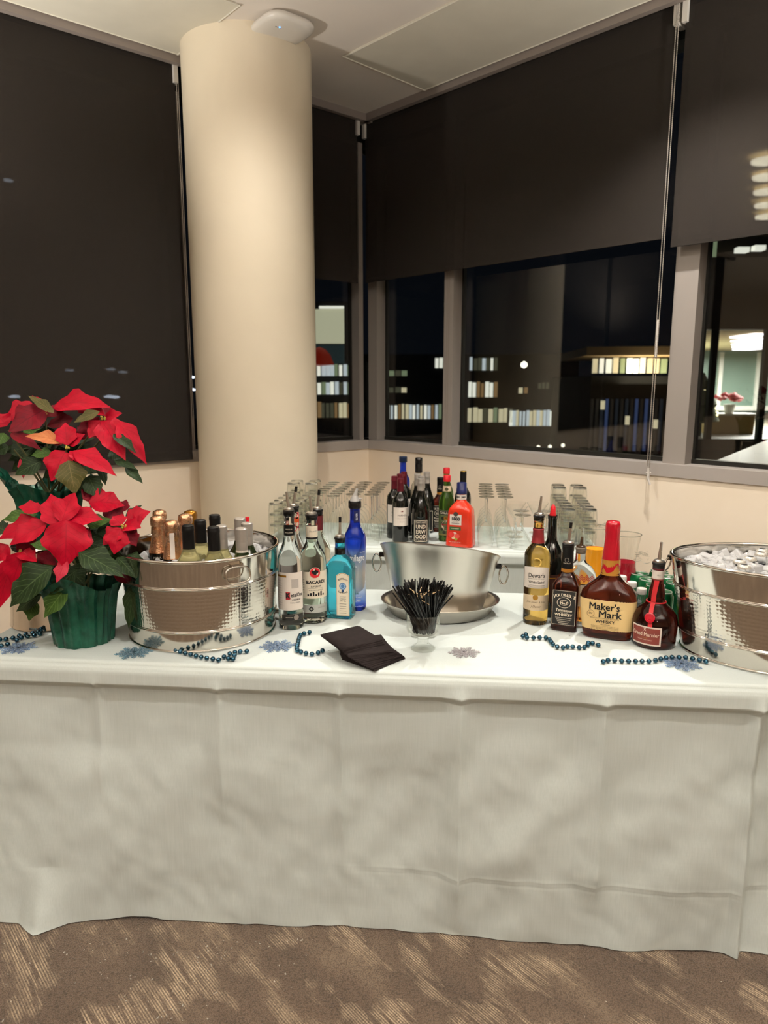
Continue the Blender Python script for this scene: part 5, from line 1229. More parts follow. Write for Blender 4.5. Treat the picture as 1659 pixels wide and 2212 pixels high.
def leaf(parent, p0, p1, width, key, seed, curl=.12, fold=.22, face_=.8, twist=0.0):
    """a pointed leaf from p0 to p1 (world), its upper face turned toward the viewer and the light"""
    p0, p1 = Vector(p0), Vector(p1); rr = random.Random(seed); d = p1 - p0; L_ = d.length; d.normalize()
    n = (CAMP - p0).normalized() * face_ + Vector((rr.uniform(-.25, .25), rr.uniform(-.15, .15), .55)); x = d.cross(n).normalized(); n = x.cross(d).normalized()
    if twist: rot = Matrix.Rotation(twist, 3, d); x = rot @ x; n = rot @ n
    bm = bmesh.new(); uvl = bm.loops.layers.uv.new('UVMap'); NL, NW = 9, 6; g_ = []; lob = rr.uniform(0, 6)
    for j in range(NL + 1):
        t = j / NL; w = width * .53 * (math.sin(PI * min(1, t ** .72)) ** 1.12 if 0 < t < 1 else 0)
        if t < .08: w = max(w, .0012)
        w *= 1 + .13 * math.sin(t * 15 + lob)
        row = []
        for i in range(NW + 1):
            u = -1 + 2 * i / NW
            off = curl * L_ * math.sin(PI * t * .95) * .55 - curl * L_ * .5 * t * t + fold * abs(u) * w * (1 - .3 * t) + .16 * w * math.sin(t * 14 + i * 1.1 + lob) * abs(u)
            row.append((bm.verts.new(p0 + d * (L_ * t) + x * (u * w) + n * off), (u, t)))
        g_.append(row)
    for a, b in zip(g_, g_[1:]):
        for i in range(NW):
            q = (a[i], a[i + 1], b[i + 1], b[i]); f = bm.faces.new([v[0] for v in q])
            for lp, v in zip(f.loops, q): lp[uvl].uv = v[1]
    bm.normal_update(); o_ = parent.location
    for v in bm.verts: v.co -= o_
    me = mesh_of(bm, 180, True)
    nm = 'bract' if key in 'rdpk' else 'leaf'
    return ob(nm, me, LM[key], parent)
def pot(name, label, pos, r0, r1, h, spikes, lean=(0, 0)):
    t = thing(name, label, 'plant', pos); foil = add_noise(M('green_foil', '#0d4434', .28, metal=.45, coat=.2), ('#0a3b2b', '#175a45'), 30, bump=.5, bscale=55, dist=.006)
    bm = bmesh.new(); n = 96; rings = []
    for j in range(14):
        z = j / 13; rings.append([])
        for i in range(n):
            a = 2 * PI * i / n; sp_ = sum(hh * max(0, 1 - abs(((a - aa + PI) % (2 * PI)) - PI) / ww) for aa, hh, ww in spikes)
            zz = (h + sp_) * z; rr_ = r0 + (r1 - r0) * (zz / h) ** 1.2 + (.0020 + .004 * z) * math.sin(i * 1.57 + 3 * math.sin(a * 2)) + .0022 * math.sin(a * 11 + z * 2)
            if zz > h * .85: rr_ += (zz - h * .85) * .35
            rings[-1].append(bm.verts.new((rr_ * math.cos(a), rr_ * math.sin(a), zz)))
    for a, b in zip(rings, rings[1:]):
        for i in range(n): bm.faces.new((a[i], a[(i + 1) % n], b[(i + 1) % n], b[i]))
    bm.faces.new(rings[0][::-1]); ob('foil_wrap', mesh_of(bm, 50), foil, t)
    ob('soil', lathe_mesh([(r1 * .86, h * .70), (r1 * .5, h * .74), (.002, h * .75)], 32, 180, cap0=False), M('soil', '#1c140e', .9), t)
    return t
P1 = (-.868, 1.972, T); P2 = (-1.022, 2.150, T + .2535)
lower = pot('poinsettia', 'front red poinsettia in green foil standing on the table by the left tub', P1, .080, .100, .165, [(-R(85), .055, .75), (R(15), .05, .6), (R(150), .04, .6), (-R(160), .03, .5)])
upper = pot('poinsettia', 'rear red poinsettia raised higher on the steel bucket at the left', P2, .075, .098, .165, [(R(185), .075, .45), (-R(100), .03, .6), (R(20), .04, .6), (R(100), .05, .6)])
def stems(pl, pts, base, r=.0035):
    for i, q in enumerate(pts):
        q = Vector(q); b_ = Vector(base) + Vector((.02 * math.cos(i * 2), .02 * math.sin(i * 2), .12)); mid_ = (b_ * .45 + q * .55) + Vector((0, 0, .01))
        bm = bmesh.new(); tube(bm, [b_ - pl.location, mid_ - pl.location, q - pl.location], r, 7, r1=r * .7); ob('stem', mesh_of(bm, 60), M('plant_stem', '#4a4a28', .6), pl)
def cyathia(pl, q, seed):
    bm = bmesh.new(); rr = random.Random(seed)
    for i in range(7): 
        m_ = Vector(q) - pl.location + Vector((rr.uniform(-.006, .006), rr.uniform(-.006, .006), rr.uniform(-.003, .006))); lathe(bm, [(.0008, -.003), (.0026, 0), (.0018, .003), (.0005, .0036)], 7, m_.x, m_.y, z0=m_.z)
    o_ = ob('flower_buds', mesh_of(bm, 60), M('yellow_buds', '#a8963a', .5), pl)
# each entry: base, tip, width (m), kind, curl
LOW = [((-0.8822,1.9,1.1076),(-0.9226,1.95,1.193),0.076,'r',0.1),((-0.9418,1.93,1.148),(-1.0061,1.93,1.1588),0.04,'r',0.1),((-0.8757,1.9,1.1191),(-0.8598,1.96,1.1953),0.068,'r',0.15),((-0.8818,1.92,1.1306),(-0.7744,1.93,1.1248),0.068,'r',0.12),((-0.8362,1.99,1.1612),(-0.7442,2.02,1.1482),0.076,'r',0.12),((-0.8555,2.0,1.1675),(-0.8271,2.03,1.1828),0.048,'d',0.1),((-0.8529,1.88,1.1305),(-0.8487,1.84,1.0073),0.116,'r',0.14),((-0.8478,1.85,1.0274),(-0.8699,1.83,0.9702),0.036,'k',0.05),((-0.9154,1.9,1.1152),(-1.0041,1.86,1.0667),0.066,'r',0.1),((-0.9441,1.93,1.121),(-1.0544,1.9,1.073),0.06,'r',0.08),((-0.9704,1.87,1.0454),(-1.0017,1.85,0.9569),0.068,'r',0.1),((-0.9832,1.88,1.0411),(-0.9274,1.85,1.0236),0.044,'r',0.1),((-1.009,1.9,1.0344),(-1.0558,1.86,0.8743),0.056,'r',0.06),((-1.0365,1.92,1.0531),(-1.0683,1.9,1.0072),0.064,'r',0.1),((-0.9589,1.92,1.0257),(-0.8928,1.9,0.9994),0.036,'d',0.1),((-0.7354,1.97,1.0975),(-0.6748,1.94,1.0976),0.052,'r',0.1),((-0.7356,1.96,1.0995),(-0.7628,1.97,1.1252),0.052,'r',0.1),((-0.7323,1.95,1.0936),(-0.7776,1.92,1.0511),0.048,'r',0.08),((-0.7327,1.94,1.0917),(-0.743,1.91,1.0281),0.06,'r',0.1),((-0.7306,1.97,1.0816),(-0.6966,1.96,1.04),0.052,'d',0.1),((-0.7338,2.0,1.1076),(-0.6719,2.02,1.1301),0.052,'r',0.1),((-0.7446,2.02,1.1119),(-0.7049,2.05,1.1432),0.024,'g',0.06),((-0.7627,2.05,1.1227),(-0.7612,2.08,1.1547),0.028,'d',0.05),((-0.7116,1.98,1.0995),(-0.6793,1.98,1.1154),0.044,'r',0.1),((-0.7601,1.95,0.9664),(-0.6983,1.94,0.933),0.044,'d',0.1),((-0.8905,1.86,1.0572),(-0.9477,1.86,1.0705),0.028,'m',0.1),((-0.8175,1.86,1.0459),(-0.6884,1.83,0.9872),0.072,'g',0.1),((-0.8862,1.85,1.0084),(-1.0001,1.82,0.9066),0.096,'g',0.12),((-0.7379,1.92,1.0178),(-0.6791,1.89,0.9669),0.06,'g',0.1),((-0.73,1.95,1.0105),(-0.6639,1.93,0.9996),0.04,'g',0.1),((-0.9789,1.98,1.1273),(-1.0781,1.97,1.1141),0.044,'m',0.1),((-0.8323,1.96,1.0995),(-0.7654,1.97,1.1153),0.044,'m',0.1),((-0.863,1.87,0.9453),(-0.9172,1.84,0.8692),0.056,'m',0.08),((-0.9372,1.88,0.9228),(-1.0081,1.87,0.8769),0.044,'g',0.06),((-0.9625,1.89,0.904),(-0.9787,1.88,0.8458),0.04,'m',0.05),((-0.8336,1.88,0.9929),(-0.9037,1.85,0.9318),0.048,'g',0.1),((-0.702,1.93,0.9439),(-0.7204,1.92,0.8098),0.04,'g',0.06),((-0.9755,1.92,1.01),(-0.9632,1.9,0.9523),0.048,'g',0.06),((-0.8671,1.97,1.0537),(-0.775,1.97,1.0297),0.068,'g',0.1),((-0.8473,1.97,1.0056),(-0.8032,1.95,0.9624),0.06,'g',0.1),((-0.9865,1.97,1.0737),(-1.0366,1.96,1.024),0.068,'d',0.1),((-0.8863,1.93,0.9837),(-0.8316,1.92,0.9387),0.06,'g',0.08),((-0.819,1.99,1.0735),(-0.7424,2.0,1.0956),0.06,'g',0.1),((-0.8396,1.95,1.1015),(-0.8531,1.93,1.0154),0.06,'k',0.1),((-1.0652,1.98,1.0795),(-1.111,1.98,1.0915),0.048,'g',0.1),((-1.0668,1.95,0.9785),(-1.089,1.93,0.8795),0.048,'g',0.08),((-0.8242,1.99,1.0006),(-0.8464,1.98,0.9665),0.036,'k',0.08),((-0.806,2.03,1.1425),(-0.7523,2.03,1.11),0.068,'d',0.1)]
UP = [((-0.9071,2.03,1.3022),(-0.9376,1.99,1.2203),0.0735,'r',0.1),((-0.8811,2.02,1.3031),(-0.751,1.99,1.2379),0.0588,'r',0.1),((-0.8909,2.02,1.3031),(-0.8446,2.0,1.2621),0.0294,'r',0.06),((-0.9112,2.03,1.3257),(-1.015,2.02,1.348),0.042,'p',0.14),((-0.9,2.03,1.3179),(-0.916,2.06,1.3827),0.0588,'r',0.1),((-0.9005,2.04,1.3171),(-0.8526,2.04,1.3505),0.0378,'r',0.08),((-0.9199,2.04,1.321),(-0.9534,2.03,1.3375),0.0252,'r',0.06),((-0.9516,2.04,1.2953),(-1.0135,2.04,1.2894),0.0336,'m',0.1),((-0.9829,2.14,1.4234),(-0.801,2.1,1.4306),0.0798,'r',0.16),((-0.9144,2.15,1.4353),(-0.8152,2.1,1.4007),0.0588,'r',0.1),((-0.9548,2.08,1.4075),(-1.0311,2.09,1.4586),0.0294,'b',0.1),((-0.9967,2.12,1.416),(-1.0758,2.05,1.3557),0.0798,'d',0.12),((-1.0352,2.15,1.419),(-1.1202,2.11,1.3882),0.0714,'r',0.1),((-1.0566,2.18,1.4346),(-1.0442,2.2,1.4466),0.0336,'r',0.1),((-1.1046,2.1,1.3686),(-1.1335,2.1,1.4047),0.0546,'r',0.1),((-1.0839,2.08,1.3498),(-0.9805,2.04,1.3052),0.0378,'d',0.08),((-0.9401,2.13,1.4156),(-1.0147,2.12,1.3958),0.042,'d',0.08),((-0.9305,2.15,1.3863),(-1.0149,2.15,1.3657),0.0504,'d',0.08),((-0.8187,2.07,1.4118),(-0.888,2.05,1.3813),0.0294,'b',0.08),((-0.8224,2.09,1.3852),(-0.7413,2.04,1.2755),0.0756,'r',0.1),((-0.8224,2.09,1.3852),(-0.852,2.06,1.3353),0.0462,'r',0.08),((-0.7762,2.09,1.3852),(-0.6839,2.05,1.2624),0.0546,'r',0.14),((-0.7875,2.1,1.3927),(-0.7658,2.07,1.3405),0.0336,'r',0.06),((-0.8274,2.13,1.3913),(-0.7753,2.13,1.4055),0.0378,'r',0.08),((-0.8489,2.17,1.4225),(-0.8266,2.15,1.3945),0.042,'d',0.06),((-0.8881,2.0,1.2777),(-0.8673,1.98,1.1845),0.0756,'b',0.1),((-0.8474,2.03,1.2309),(-0.8104,2.0,1.1675),0.0546,'g',0.08),((-0.8213,2.05,1.2644),(-0.7999,2.03,1.2029),0.0294,'g',0.06),((-0.7807,2.06,1.2714),(-0.7111,2.04,1.2496),0.0294,'g',0.06),((-0.7499,2.06,1.2513),(-0.6924,2.03,1.2089),0.0294,'g',0.06),((-0.7796,2.06,1.3472),(-0.7049,2.03,1.2963),0.0336,'g',0.1),((-0.9888,2.06,1.2714),(-1.0643,2.04,1.2316),0.0546,'g',0.1),((-1.1146,2.1,1.3484),(-1.1235,2.08,1.3137),0.042,'m',0.06),((-0.8866,2.09,1.2519),(-0.8269,2.08,1.2367),0.0588,'g',0.1),((-1.0099,2.2,1.3502),(-1.0559,2.2,1.3078),0.063,'g',0.1),((-0.9099,2.2,1.3248),(-0.9411,2.2,1.3628),0.0546,'d',0.1),((-1.097,2.2,1.3248),(-1.1365,2.18,1.2926),0.0672,'g',0.1),((-0.9223,2.1,1.2671),(-1.0166,2.1,1.2137),0.063,'g',0.1),((-0.9225,2.2,1.3839),(-0.8759,2.2,1.3248),0.0672,'d',0.1),((-0.8212,2.14,1.2962),(-0.7819,2.14,1.2629),0.0546,'g',0.1),((-1.1325,2.15,1.3036),(-1.1674,2.15,1.287),0.0462,'g',0.1),((-1.0786,2.12,1.2733),(-1.0699,2.1,1.2137),0.0252,'k',0.08),((-0.9181,2.12,1.2194),(-0.8967,2.1,1.1723),0.0504,'g',0.08)]
for i, (a, b, w, k_, cu) in enumerate(LOW): leaf(lower, a, b, w, k_, 100 + i, cu)
for i, (a, b, w, k_, cu) in enumerate(UP): leaf(upper, a, b, w, k_, 300 + i, cu)
LH = [(-0.8821,1.9,1.1095),(-0.9832,1.88,1.0411),(-0.7282,1.95,1.0975),(-0.8328,2.0,1.1556),(-0.872,1.9,0.9994),(-0.807,1.95,1.0184)]
UH = [(-0.8982,2.02,1.3101),(-0.9977,2.12,1.4039),(-0.82,2.09,1.3911),(-1.0964,2.09,1.3571),(-0.7765,2.09,1.3812),(-0.8721,2.06,1.2794),(-1.0907,2.1,1.2998)]
stems(lower, LH, P1); stems(upper, UH, P2)
rf = random.Random(21)
for pl, hub, n_ in ((lower, Vector((-.885, 2.0, 1.03)), 26), (upper, Vector((-1.03, 2.16, 1.30)), 26)):   # leaves inside the crowns
    for i in range(n_):
        a = rf.uniform(0, 2 * PI); e_ = rf.uniform(-.5, .45); d = Vector((math.cos(a) * math.cos(e_), math.sin(a) * math.cos(e_) * .7 + .25, math.sin(e_)))
        b0 = hub + d * .03 + Vector((0, .02, 0)); leaf(pl, b0, b0 + d * rf.uniform(.08, .125) + Vector((0, 0, -.01)), rf.uniform(.045, .07), 'gggmgd'[i % 6], 600 + i, .1)
for i, q in enumerate(LH[:3]): cyathia(lower, q, i)
for i, q in enumerate(UH[:3]): cyathia(upper, q, i)

# ------------------------------------------------------------------ crumbs
def crumbs(name, label, pts, s0, s1, seed, mat):
    rr = random.Random(seed); bm = bmesh.new()
    for x, y, z in pts:
        s = rr.uniform(s0, s1); v = [bm.verts.new((x + rr.uniform(-s, s), y + rr.uniform(-s, s), z + (s * .8 if i == 3 else .0003))) for i in range(4)]
        for f in ((0, 1, 2), (0, 1, 3), (1, 2, 3), (2, 0, 3)): bm.faces.new([v[i] for i in f])
    o = ob(name, mesh_of(bm, 180), mat); tag(o, label, 'crumbs', None, 'stuff')
rr = random.Random(77); pts = []
for cx_, cy_, sx_, sy_, n in ((-.5, 1.66, .18, .05, 80), (-.52, 1.50, .09, .06, 40), (-.8, 1.62, .15, .1, 30), (.3, 1.5, 1.0, .2, 25), (.98, 1.60, .06, .05, 8)):
    pts += [(rr.gauss(cx_, sx_), rr.gauss(cy_, sy_), .0005) for _ in range(n)]
crumbs('floor_crumbs', 'white crumbs scattered on the carpet before the table', [p for p in pts if p[1] < 1.71], .0015, .0045, 5, M('crumb_white', '#e8e2d6', .8))
pts = [(rr.uniform(-.8, .9), rr.uniform(1.80, 2.0), .7612) for _ in range(90)]
crumbs('table_crumbs', 'tiny ice chips and crumbs scattered along the front of the tablecloth', [p for p in pts if p[1] + p[0] * .093 > 1.76], .0008, .0022, 6, M('crumb_white'))

# ------------------------------------------------------------------ outside: the wing across the court and the lit town
def emi(name, col, k):
    return M(name, col, .6, emit=k)
facade = M('dark_facade', '#0c0c0b', .8); soffit = M('beige_soffit', '#c9a878', .7); slate = M('night_ground', '#16150f', .9)
gd = ob('ground_outside', prism_mesh([(-120, 9), (120, 9), (120, 160), (-120, 160)], -6.2, -6), slate); gd['kind'] = 'structure'
def bxm(x0, x1, y0, y1, z0, z1, o): return box_mesh(x0 - o[0], x1 - o[0], y0 - o[1], y1 - o[1], z0 - o[2], z1 - o[2])
WIN = [emi('window_white', '#e8e6d8', .75), emi('window_warm', '#d8cca8', .55), emi('window_green', '#9fb08a', .3), emi('window_cool', '#c9d2d6', .55), emi('window_dim', '#5b5a48', .35), emi('window_tan', '#8d6f4a', .5), emi('window_bright', '#fffbe8', 1.8)]
def lit_row(parent, o, x0, x1, y, z0, z1, n, seed, keys):
    rr = random.Random(seed); w = (x1 - x0) / n
    for i in range(n):
        a = x0 + i * w + w * .08 * rr.random(); b = x0 + (i + 1) * w - w * (.08 + .3 * rr.random()); zt = z1 - (z1 - z0) * .12 * rr.random()
        ob('window', bxm(a, b, y - .12, y + .02, z0, zt, o), WIN[rr.choice(keys)], parent)
# long office building, far
Y = 60.0
o = (-2.0, Y, -6.0)
off_ = thing('office_building', 'long low office building far behind the glass with a row of lit ground floor windows', 'building', o)
def pz(p): return p
A = [(-7.3293,60,-1.3663),(16.0703,60,-1.3663)]
ob('wall', bxm(A[0][0], A[1][0], Y, Y + 14, -6, 3.9248, o), facade, off_)
for (x0, x1, z0, z1, n, sd, ks) in [(-0.6765,4.8512,-1.3663,-0.104,18,2,(0,1,2,5,3,0,0)),(6.9772,10.8428,-1.6353,-0.4091,9,3,(2,4,2,1)),(10.4562,14.7083,-1.9432,-0.6001,15,4,(0,0,3,2,1)),(14.7083,15.636,-2.3289,-0.4091,3,5,(1,1,2)),(7.0546,9.4512,2.6176,3.7014,7,8,(3,4,0,4)),(6.9772,9.4512,0.4287,1.7153,7,9,(0,3,0,5)),(4.1941,4.9285,2.805,3.6642,2,10,(0,3)),(12.7755,13.7419,1.1111,1.6399,3,11,(5,4)),(11.152,12.0797,0.7323,1.2624,2,12,(1,5)),(-0.6765,1.9521,2.1671,2.6176,5,13,(2,4,4)),(-0.6765,1.9521,0.8081,1.2624,5,14,(2,4,1))]:
    lit_row(off_, o, x0, x1, Y, z0, z1, n, sd, ks)
for i, q in enumerate([(10.584,55,2.9355),(8.6593,40,-1.9868),(10.0308,40,-1.8831),(9.3073,40,-1.9609)]):
    t = thing('lamp_globe', ['bright white globe lamp on the dark roof beyond the middle window', 'small globe lamp low beyond the wide window at left', 'small globe lamp low beyond the wide window at right', 'small globe lamp low beyond the wide window, centre'][i], 'lamp', (q[0], q[1], -6.0))
    gs = 1 if i == 0 else .42
    ob('post', lathe_mesh([(.05, 0), (.04, q[2] + 6.0)], 8), facade, t); ob('globe', lathe_mesh([(.01, -.26 * gs), (.2 * gs, -.16 * gs), (.26 * gs, 0), (.2 * gs, .16 * gs), (.01, .26 * gs)], 14, 180), emi('globe_light', '#fff6e0', 1.0 if i else 2.0) if i == 0 else emi('globe_dim', '#fff6e0', 1.2), t).location = (0, 0, q[2] + 6.0)
# canopied building at right
Y2 = 42.0; o2 = (13.7919, Y2, -6.0)
cb_ = thing('canopied_building', 'building with a wide lit beige canopy and glazed dark lower floor beyond the wide window', 'building', o2)
xa, xb = 12.1064, 16.4674
ob('wall', bxm(xa, xb + 3, Y2 + .4, Y2 + 10, -6, 1.9637, o2), facade, cb_)
zc0, zc1 = 3.0638, 3.5321
bm = bmesh.new(); q = [(11.257,42,3.2461),(12.1299,42,2.855)]
ob('canopy', prism_mesh([(q[0][0] - o2[0], -1.5), (xb + 3 - o2[0], -2.5), (xb + 3 - o2[0], 8), (xa - o2[0], 8)], zc0 - o2[2], zc1 - o2[2]), soffit, cb_)
l = bpy.data.lights.new('canopy_lamp', 'AREA'); l.energy = 120; l.size = 3; l.color = (1, .85, .6); lo = bpy.data.objects.new('canopy_lamp', l); COL.objects.link(lo); lo.parent = cb_; lo.location = (1.5, -1.2, zc0 - 1.6 - o2[2]); lo.rotation_euler = (PI, 0, 0)
lit_row(cb_, o2, xa, xb, Y2 + .3, 2.1215, 3.0116, 11, 21, (0, 1, 6, 1, 0, 2))
BL = [emi('window_dark_blue', '#2a3440', .18), emi('window_dark_grey', '#2c2a26', .2), emi('window_blue_glow', '#3c4c74', .35)]
rr = random.Random(5); n = 15
for i in range(n):
    a = xa + (xb - xa) * i / n; ob('window', bxm(a + .05, a + (xb - xa) / n - .12, Y2 + .2, Y2 + .42, -2.4062, 0.6404, o2), BL[rr.choice((0, 1, 1, 2))], cb_)
for q in [(14.1644,41.8,-0.5805),(12.6882,41.8,0.2995),(15.8231,41.8,-0.7948)]: ob('lamp', bxm(q[0] - .1, q[0] + .1, q[1] - .1, q[1] + .1, q[2] - .25, q[2] + .25, o2), WIN[1], cb_)
# glowing panels outside imitate the room's reflection in the glass past the column
Y3 = 30.0; q = [(-3.598,30,3.1336),(-1.6289,30,4.4918)]; o3 = (q[0][0], Y3, -6.0)
t = thing('shaded_building', 'narrow building whose lit pale window shade shows past the column, red glow below', 'building', o3)
ob('wall', bxm(q[0][0] - 1, q[1][0] + .1, Y3 + .05, Y3 + 6, -6, q[1][2] + .3, o3), facade, t)
ob('wing_wall', bxm(q[1][0] + .1, -0.7166, Y3 + .05, Y3 + 6, -6, 2.4274, o3), facade, t)
for (x0, x1, z0, z1, n, sd, ks) in [(-3.6626,-0.8214,0.1189,0.7687,16,1,(1,2,2,4,5,1)),(-3.6626,-0.9567,1.828,2.3154,15,6,(0,1,3,0,2)),(-3.6626,-0.9567,1.0727,1.6022,15,7,(0,3,1,4,2))]:
    lit_row(t, o3, x0, x1, Y3, z0, z1, n, sd, ks)  # these rows stand in for lights reflected in the pane
ob('window_shade', bxm(q[0][0], q[1][0], Y3 - .05, Y3 + .06, q[0][2], q[1][2], o3), emi('lit_shade', '#a8a68c', .75), t)
ob('light_strip', bxm(q[1][0] - 1.0, q[1][0], Y3 - .1, Y3, q[1][2] + .02, q[1][2] + .12, o3), WIN[0], t)
z0 = 2.3341
ob('lower_pane', bxm(q[0][0], q[1][0], Y3 - .03, Y3 + .06, z0, q[0][2] - .05, o3), emi('teal_pane', '#1f2c2e', .5), t)
bm = bmesh.new(); c_ = (-2.6487,29.9,2.573); lathe(bm, [(.02, -.35), (.6, -.3), (.45, .1), (.25, .32), (.02, .42)], 12, c_[0] - o3[0], c_[1] - o3[1], z0=c_[2] - o3[2]); ob('red_awning', mesh_of(bm, 60), emi('red_glow', '#8a2010', .25), t)
# scattered street lights that shine through the mesh of the left blind
for i, q in enumerate([(-17.4057,34,0.9097),(-12.9371,34,0.9097),(-12.5494,33.6,0.8952),(-15.0174,40,2.2914),(-14.3902,40,2.1414),(-19.7667,40,12.0385),(-19.0454,44,2.3167),(-10.6816,40,1.8658),(-10.3964,39,1.1942)]):
    t = thing('street_lamp', ['street lamp glowing through the left blind, lowest at left', 'street lamp glowing through the left blind above the poinsettia', 'twin of the street lamp glowing above the poinsettia', 'faint distant lamp high through the left blind', 'faint distant lamp beside the high one', 'single lamp high up through the left blind edge', 'faint distant lamp through the left blind centre', 'cool lamp in the gap between blind and column, upper', 'cool lamp in the gap between blind and column, lower'][i], 'lamp', (q[0], q[1], -6.0))
    ob('post', lathe_mesh([(.04, 0), (.03, q[2] + 6.0)], 6), facade, t); ob('lamp_head', lathe_mesh([(.02, -.06), (.22, -.04), (.26, .03), (.05, .08)], 10, 180), emi('street_light', '#dfeaff', 9) if i < 3 else emi('street_light_dim', '#dfeaff', 2.5), t).location = (0, 0, q[2] + 6.0)
# the lit wing across the court at right
YA = 16.0; xl, xr = 6.9183, 10.2318; zf, zc_ = 0.2852, 2.6612; zu0, zu1 = 4.1645, 6.5233 + .6
oA = (xl, YA, -6.0)
wg = thing('office_wing', 'lit glazed wing of the building across the court in the right window', 'building', oA)
YB = YA + 10.0
KX = 0.4286                               # the wing's end wall runs back along this slope
def A_(x0, x1, y0, y1, z0, z1, name, mat): return ob(name, bxm(x0, x1, y0, y1, z0, z1, oA), mat, wg)
def slab_(y0, y1, z0, z1, name, mat): return ob(name, prism_mesh([(KX * y0 - oA[0], y0 - oA[1]), (xr + 6 - oA[0], y0 - oA[1]), (xr + 12 - oA[0], y1 - oA[1]), (KX * y1 - oA[0], y1 - oA[1])], z0 - oA[2], z1 - oA[2]), mat, wg)
room_w = M('wing_wall', '#9aa294', .7); gre = M('green_partition', '#6f8378', .35); cei = M('wing_ceiling', '#b9a884', .8); whm = M('wing_white', '#c9c8c0', .5); darkm = M('wing_spandrel', '#12110e', .6)
slab_(YA, YA + 12, -6, zf - .25, 'base_wall', darkm); slab_(YA, YA + 12, zf - .25, zf, 'lower_floor', M('wing_floor', '#4a4438', .5))
slab_(YA - .05, YA + .3, zc_, zu0, 'spandrel', darkm); slab_(YA + .3, YA + 12, zc_ + .1, zu0, 'floor_slab', darkm); slab_(YA + .3, YA + 12, zc_, zc_ + .1, 'lower_ceiling', cei)
slab_(YB, YB + .1, zf, zc_, 'room_wall', gre)
ob('end_wall', prism_mesh([(KX * YA - .12 - oA[0], 0), (KX * YA - oA[0], 0), (KX * (YA + 12) - oA[0], 12), (KX * (YA + 12) - .12 - oA[0], 12)], zf - oA[2], zc_ - oA[2]), room_w, wg)
slab_(YA, YA + 14, zu1, zu1 + .3, 'upper_ceiling', cei); slab_(YA + 13, YA + 13.1, zu0, zu1, 'upper_room_wall', M('wing_upper_wall', '#4a4640', .8))
for x in [7.2354,8.3808,9.5159]: A_(x - .06, x + .06, YA - .06, YA + .08, zf, zc_, 'window_bar', darkm)
zr = 0.64
for x in [12.0133,13.3656,14.355]: A_(x - .07, x + .07, YB - .1, YB, zr, zc_ - .05, 'partition_post', whm)
A_(KX * YB, xr + 6, YB - .12, YB, zr - .08, zr + .08, 'partition_rail', whm); A_(KX * (YB - .5), xr + 6, YB - .4, YB, zf, zr - .15, 'counter_front', M('wing_counter', '#3a352c', .6))
q = [(9.7072,20,2.6717),(10.2131,20,2.6717)]
for i in range(5): ob('light_panel', bxm(.4907 * (17.5 + i * 1.6), .5163 * (17.5 + i * 1.6), 17.0 + i * 1.6, 18.2 + i * 1.6, zc_ - .05, zc_ - .01, oA), emi('wing_panel', '#f6f2ff', 2.2), wg)
l = bpy.data.lights.new('wing_lamp', 'AREA'); l.energy = 1300; l.shape = 'RECTANGLE'; l.size = 3.5; l.size_y = 6; l.color = (1, .97, .88); lo = bpy.data.objects.new('wing_lamp', l); COL.objects.link(lo); lo.parent = wg; lo.location = (q[0][0] + 1.2 - oA[0], 5.0, zc_ - .2 + 6)
for i, c_ in enumerate([(9.59,19.1,7.0149),(10.3819,20.6,7.0395),(11.1257,22.0,7.0142),(11.9215,23.5,6.9986),(12.7168,25.0,6.9885)]):
    ob('ceiling_disc', lathe_mesh([(.38, 0), (.36, -.06), (.02, -.06)], 24, cx=c_[0] - oA[0], cy=c_[1] - oA[1], z0=c_[2] + 6), emi('disc_light', '#fff2d6', 14), wg)
A_(7.1576, 7.3416, 16.5, 16.7, zu0, 4.6178, 'upper_cabinet', WIN[2])  # emission stands in for room light falling on the cabinet
for q in [(8.0527,8.3157,4.4925),(8.4382,8.68,4.5326)]: A_(q[0], q[1], 17, 17.2, q[2] - .04, q[2] + .07, 'upper_counter', WIN[0])  # glow put into the counters to look lit
l = bpy.data.lights.new('upper_lamp', 'AREA'); l.energy = 14; l.size = 3; l.color = (1, .93, .8); lo = bpy.data.objects.new('upper_lamp', l); COL.objects.link(lo); lo.parent = wg; lo.location = (3, 4, zu1 - .2 + 6)
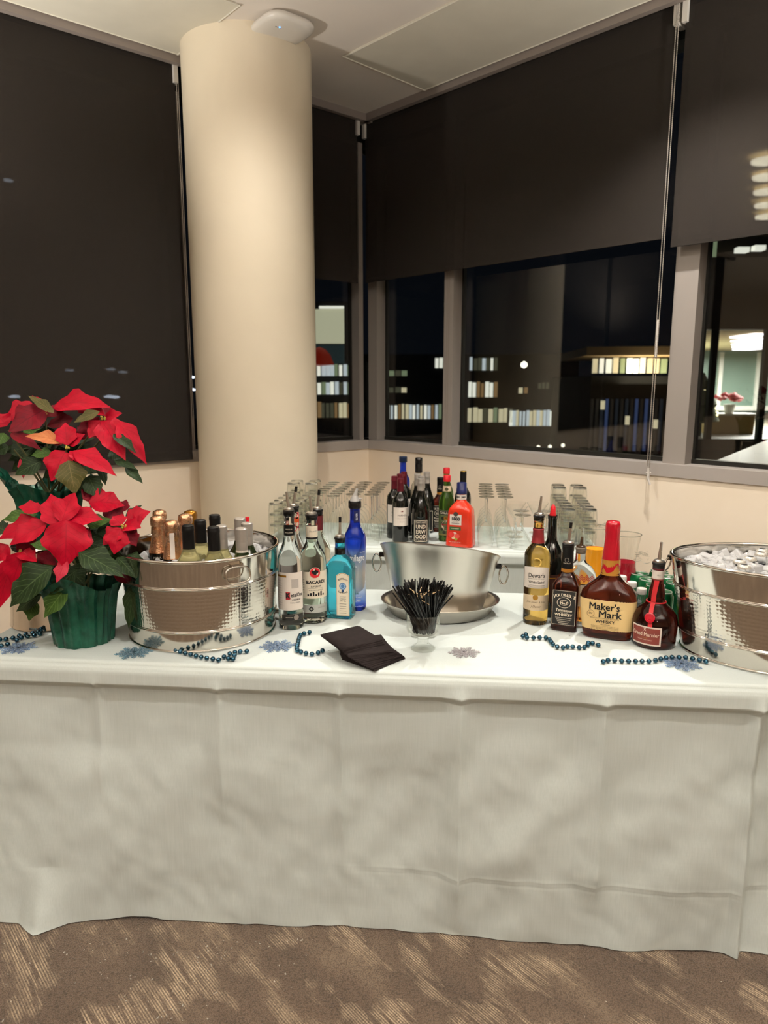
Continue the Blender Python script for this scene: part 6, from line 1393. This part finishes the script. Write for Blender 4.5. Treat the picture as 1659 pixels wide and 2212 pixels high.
# things in the wing
q = (7.4848,17,1.0269)
ct = thing('christmas_tree', 'small lit christmas tree inside the wing across the court', 'tree', (q[0], q[1], zf))
hT = 1.7556 - zf
ob('crown', lathe_mesh([(.10, .3), (.42, .35), (.30, hT * .45), (.34, hT * .5), (.18, hT * .75), (.22, hT * .78), (.02, hT)], 14, 30), M('fir_green', '#3c4a20', .8), ct)
bm = bmesh.new(); rr = random.Random(9)
for i in range(40):
    f = rr.random(); a = rr.uniform(0, 6.28); r_ = .42 * (1 - f) + .03; lathe(bm, [(.005, -.025), (.03, 0), (.005, .025)], 6, r_ * math.cos(a), r_ * math.sin(a), z0=.35 + f * (hT - .4))
ob('lights', mesh_of(bm), emi('tree_light', '#fff0b0', 2.5), ct)['kind'] = 'stuff'
ob('trunk', lathe_mesh([(.05, 0), (.05, .32)], 8), M('plant_stem'), ct)
q = [(8.2783,17.5,0.2062),(8.5791,17.5,0.6562),(8.4885,17.5,0.7904)]
ds = thing('reception_desk', 'pale desk with stacked boxes inside the lit wing', 'desk', (q[0][0], 17.5, zf))
ob('desk_front', box_mesh(-.3, .75, 0, .5, 0, .45), M('desk_tan', '#b89a66', .6), ds); ob('desk_top', box_mesh(-.35, .8, -.05, .55, .45, .50), whm, ds)
pb = thing('flower_pot', 'red flowers in a white pot on the desk inside the lit wing', 'plant', (q[2][0], 17.7, zf + .5))
ob('pot', lathe_mesh([(.09, 0), (.14, .22), (.13, .22)], 14), whm, pb)
bm = bmesh.new()
for i in range(22):
    a = rr.uniform(0, 6.28); k_ = rr.uniform(.05, .32); lathe(bm, [(.01, -.05), (.09, 0), (.01, .06)], 7, k_ * math.cos(a), k_ * math.sin(a), z0=.38 + rr.uniform(-.06, .08))
ob('blossoms', mesh_of(bm), M('desk_flower_red', '#c0182a', .6), pb)
# parapet coping outside the right window
q = [(2.239,5.2,0.9118),(4.8419,9.0,0.8118),(4.9677,8.6,0.7752),(2.4626,4.9,0.929)]
pp = ob('parapet', prism_mesh([(q[0][0], q[0][1]), (q[3][0], q[3][1]), (q[2][0] + 1.5, q[2][1] + 1.5), (q[1][0] + 1.5, q[1][1] + 1.9)], .2, .86), M('parapet_metal', '#8d8672', .35)); pp['kind'] = 'structure'; tag(pp, 'pale metal capped parapet outside the right window', 'parapet')
l = bpy.data.lights.new('court_lamp', 'POINT'); l.energy = 60; l.color = (1, .9, .7); l.shadow_soft_size = .2  # unseen lamp, added so that the parapet is lit
bh = thing('bollard_lamp', 'wall lamp lighting the parapet outside the right window', 'lamp', (4.9, 7.2, .86)); ob('lamp_body', lathe_mesh([(.05, 0), (.05, .5), (.07, .52), (.02, .6)], 10), darkm, bh); lo = bpy.data.objects.new('court_lamp', l); COL.objects.link(lo); lo.parent = bh; lo.location = (0, 0, .8)
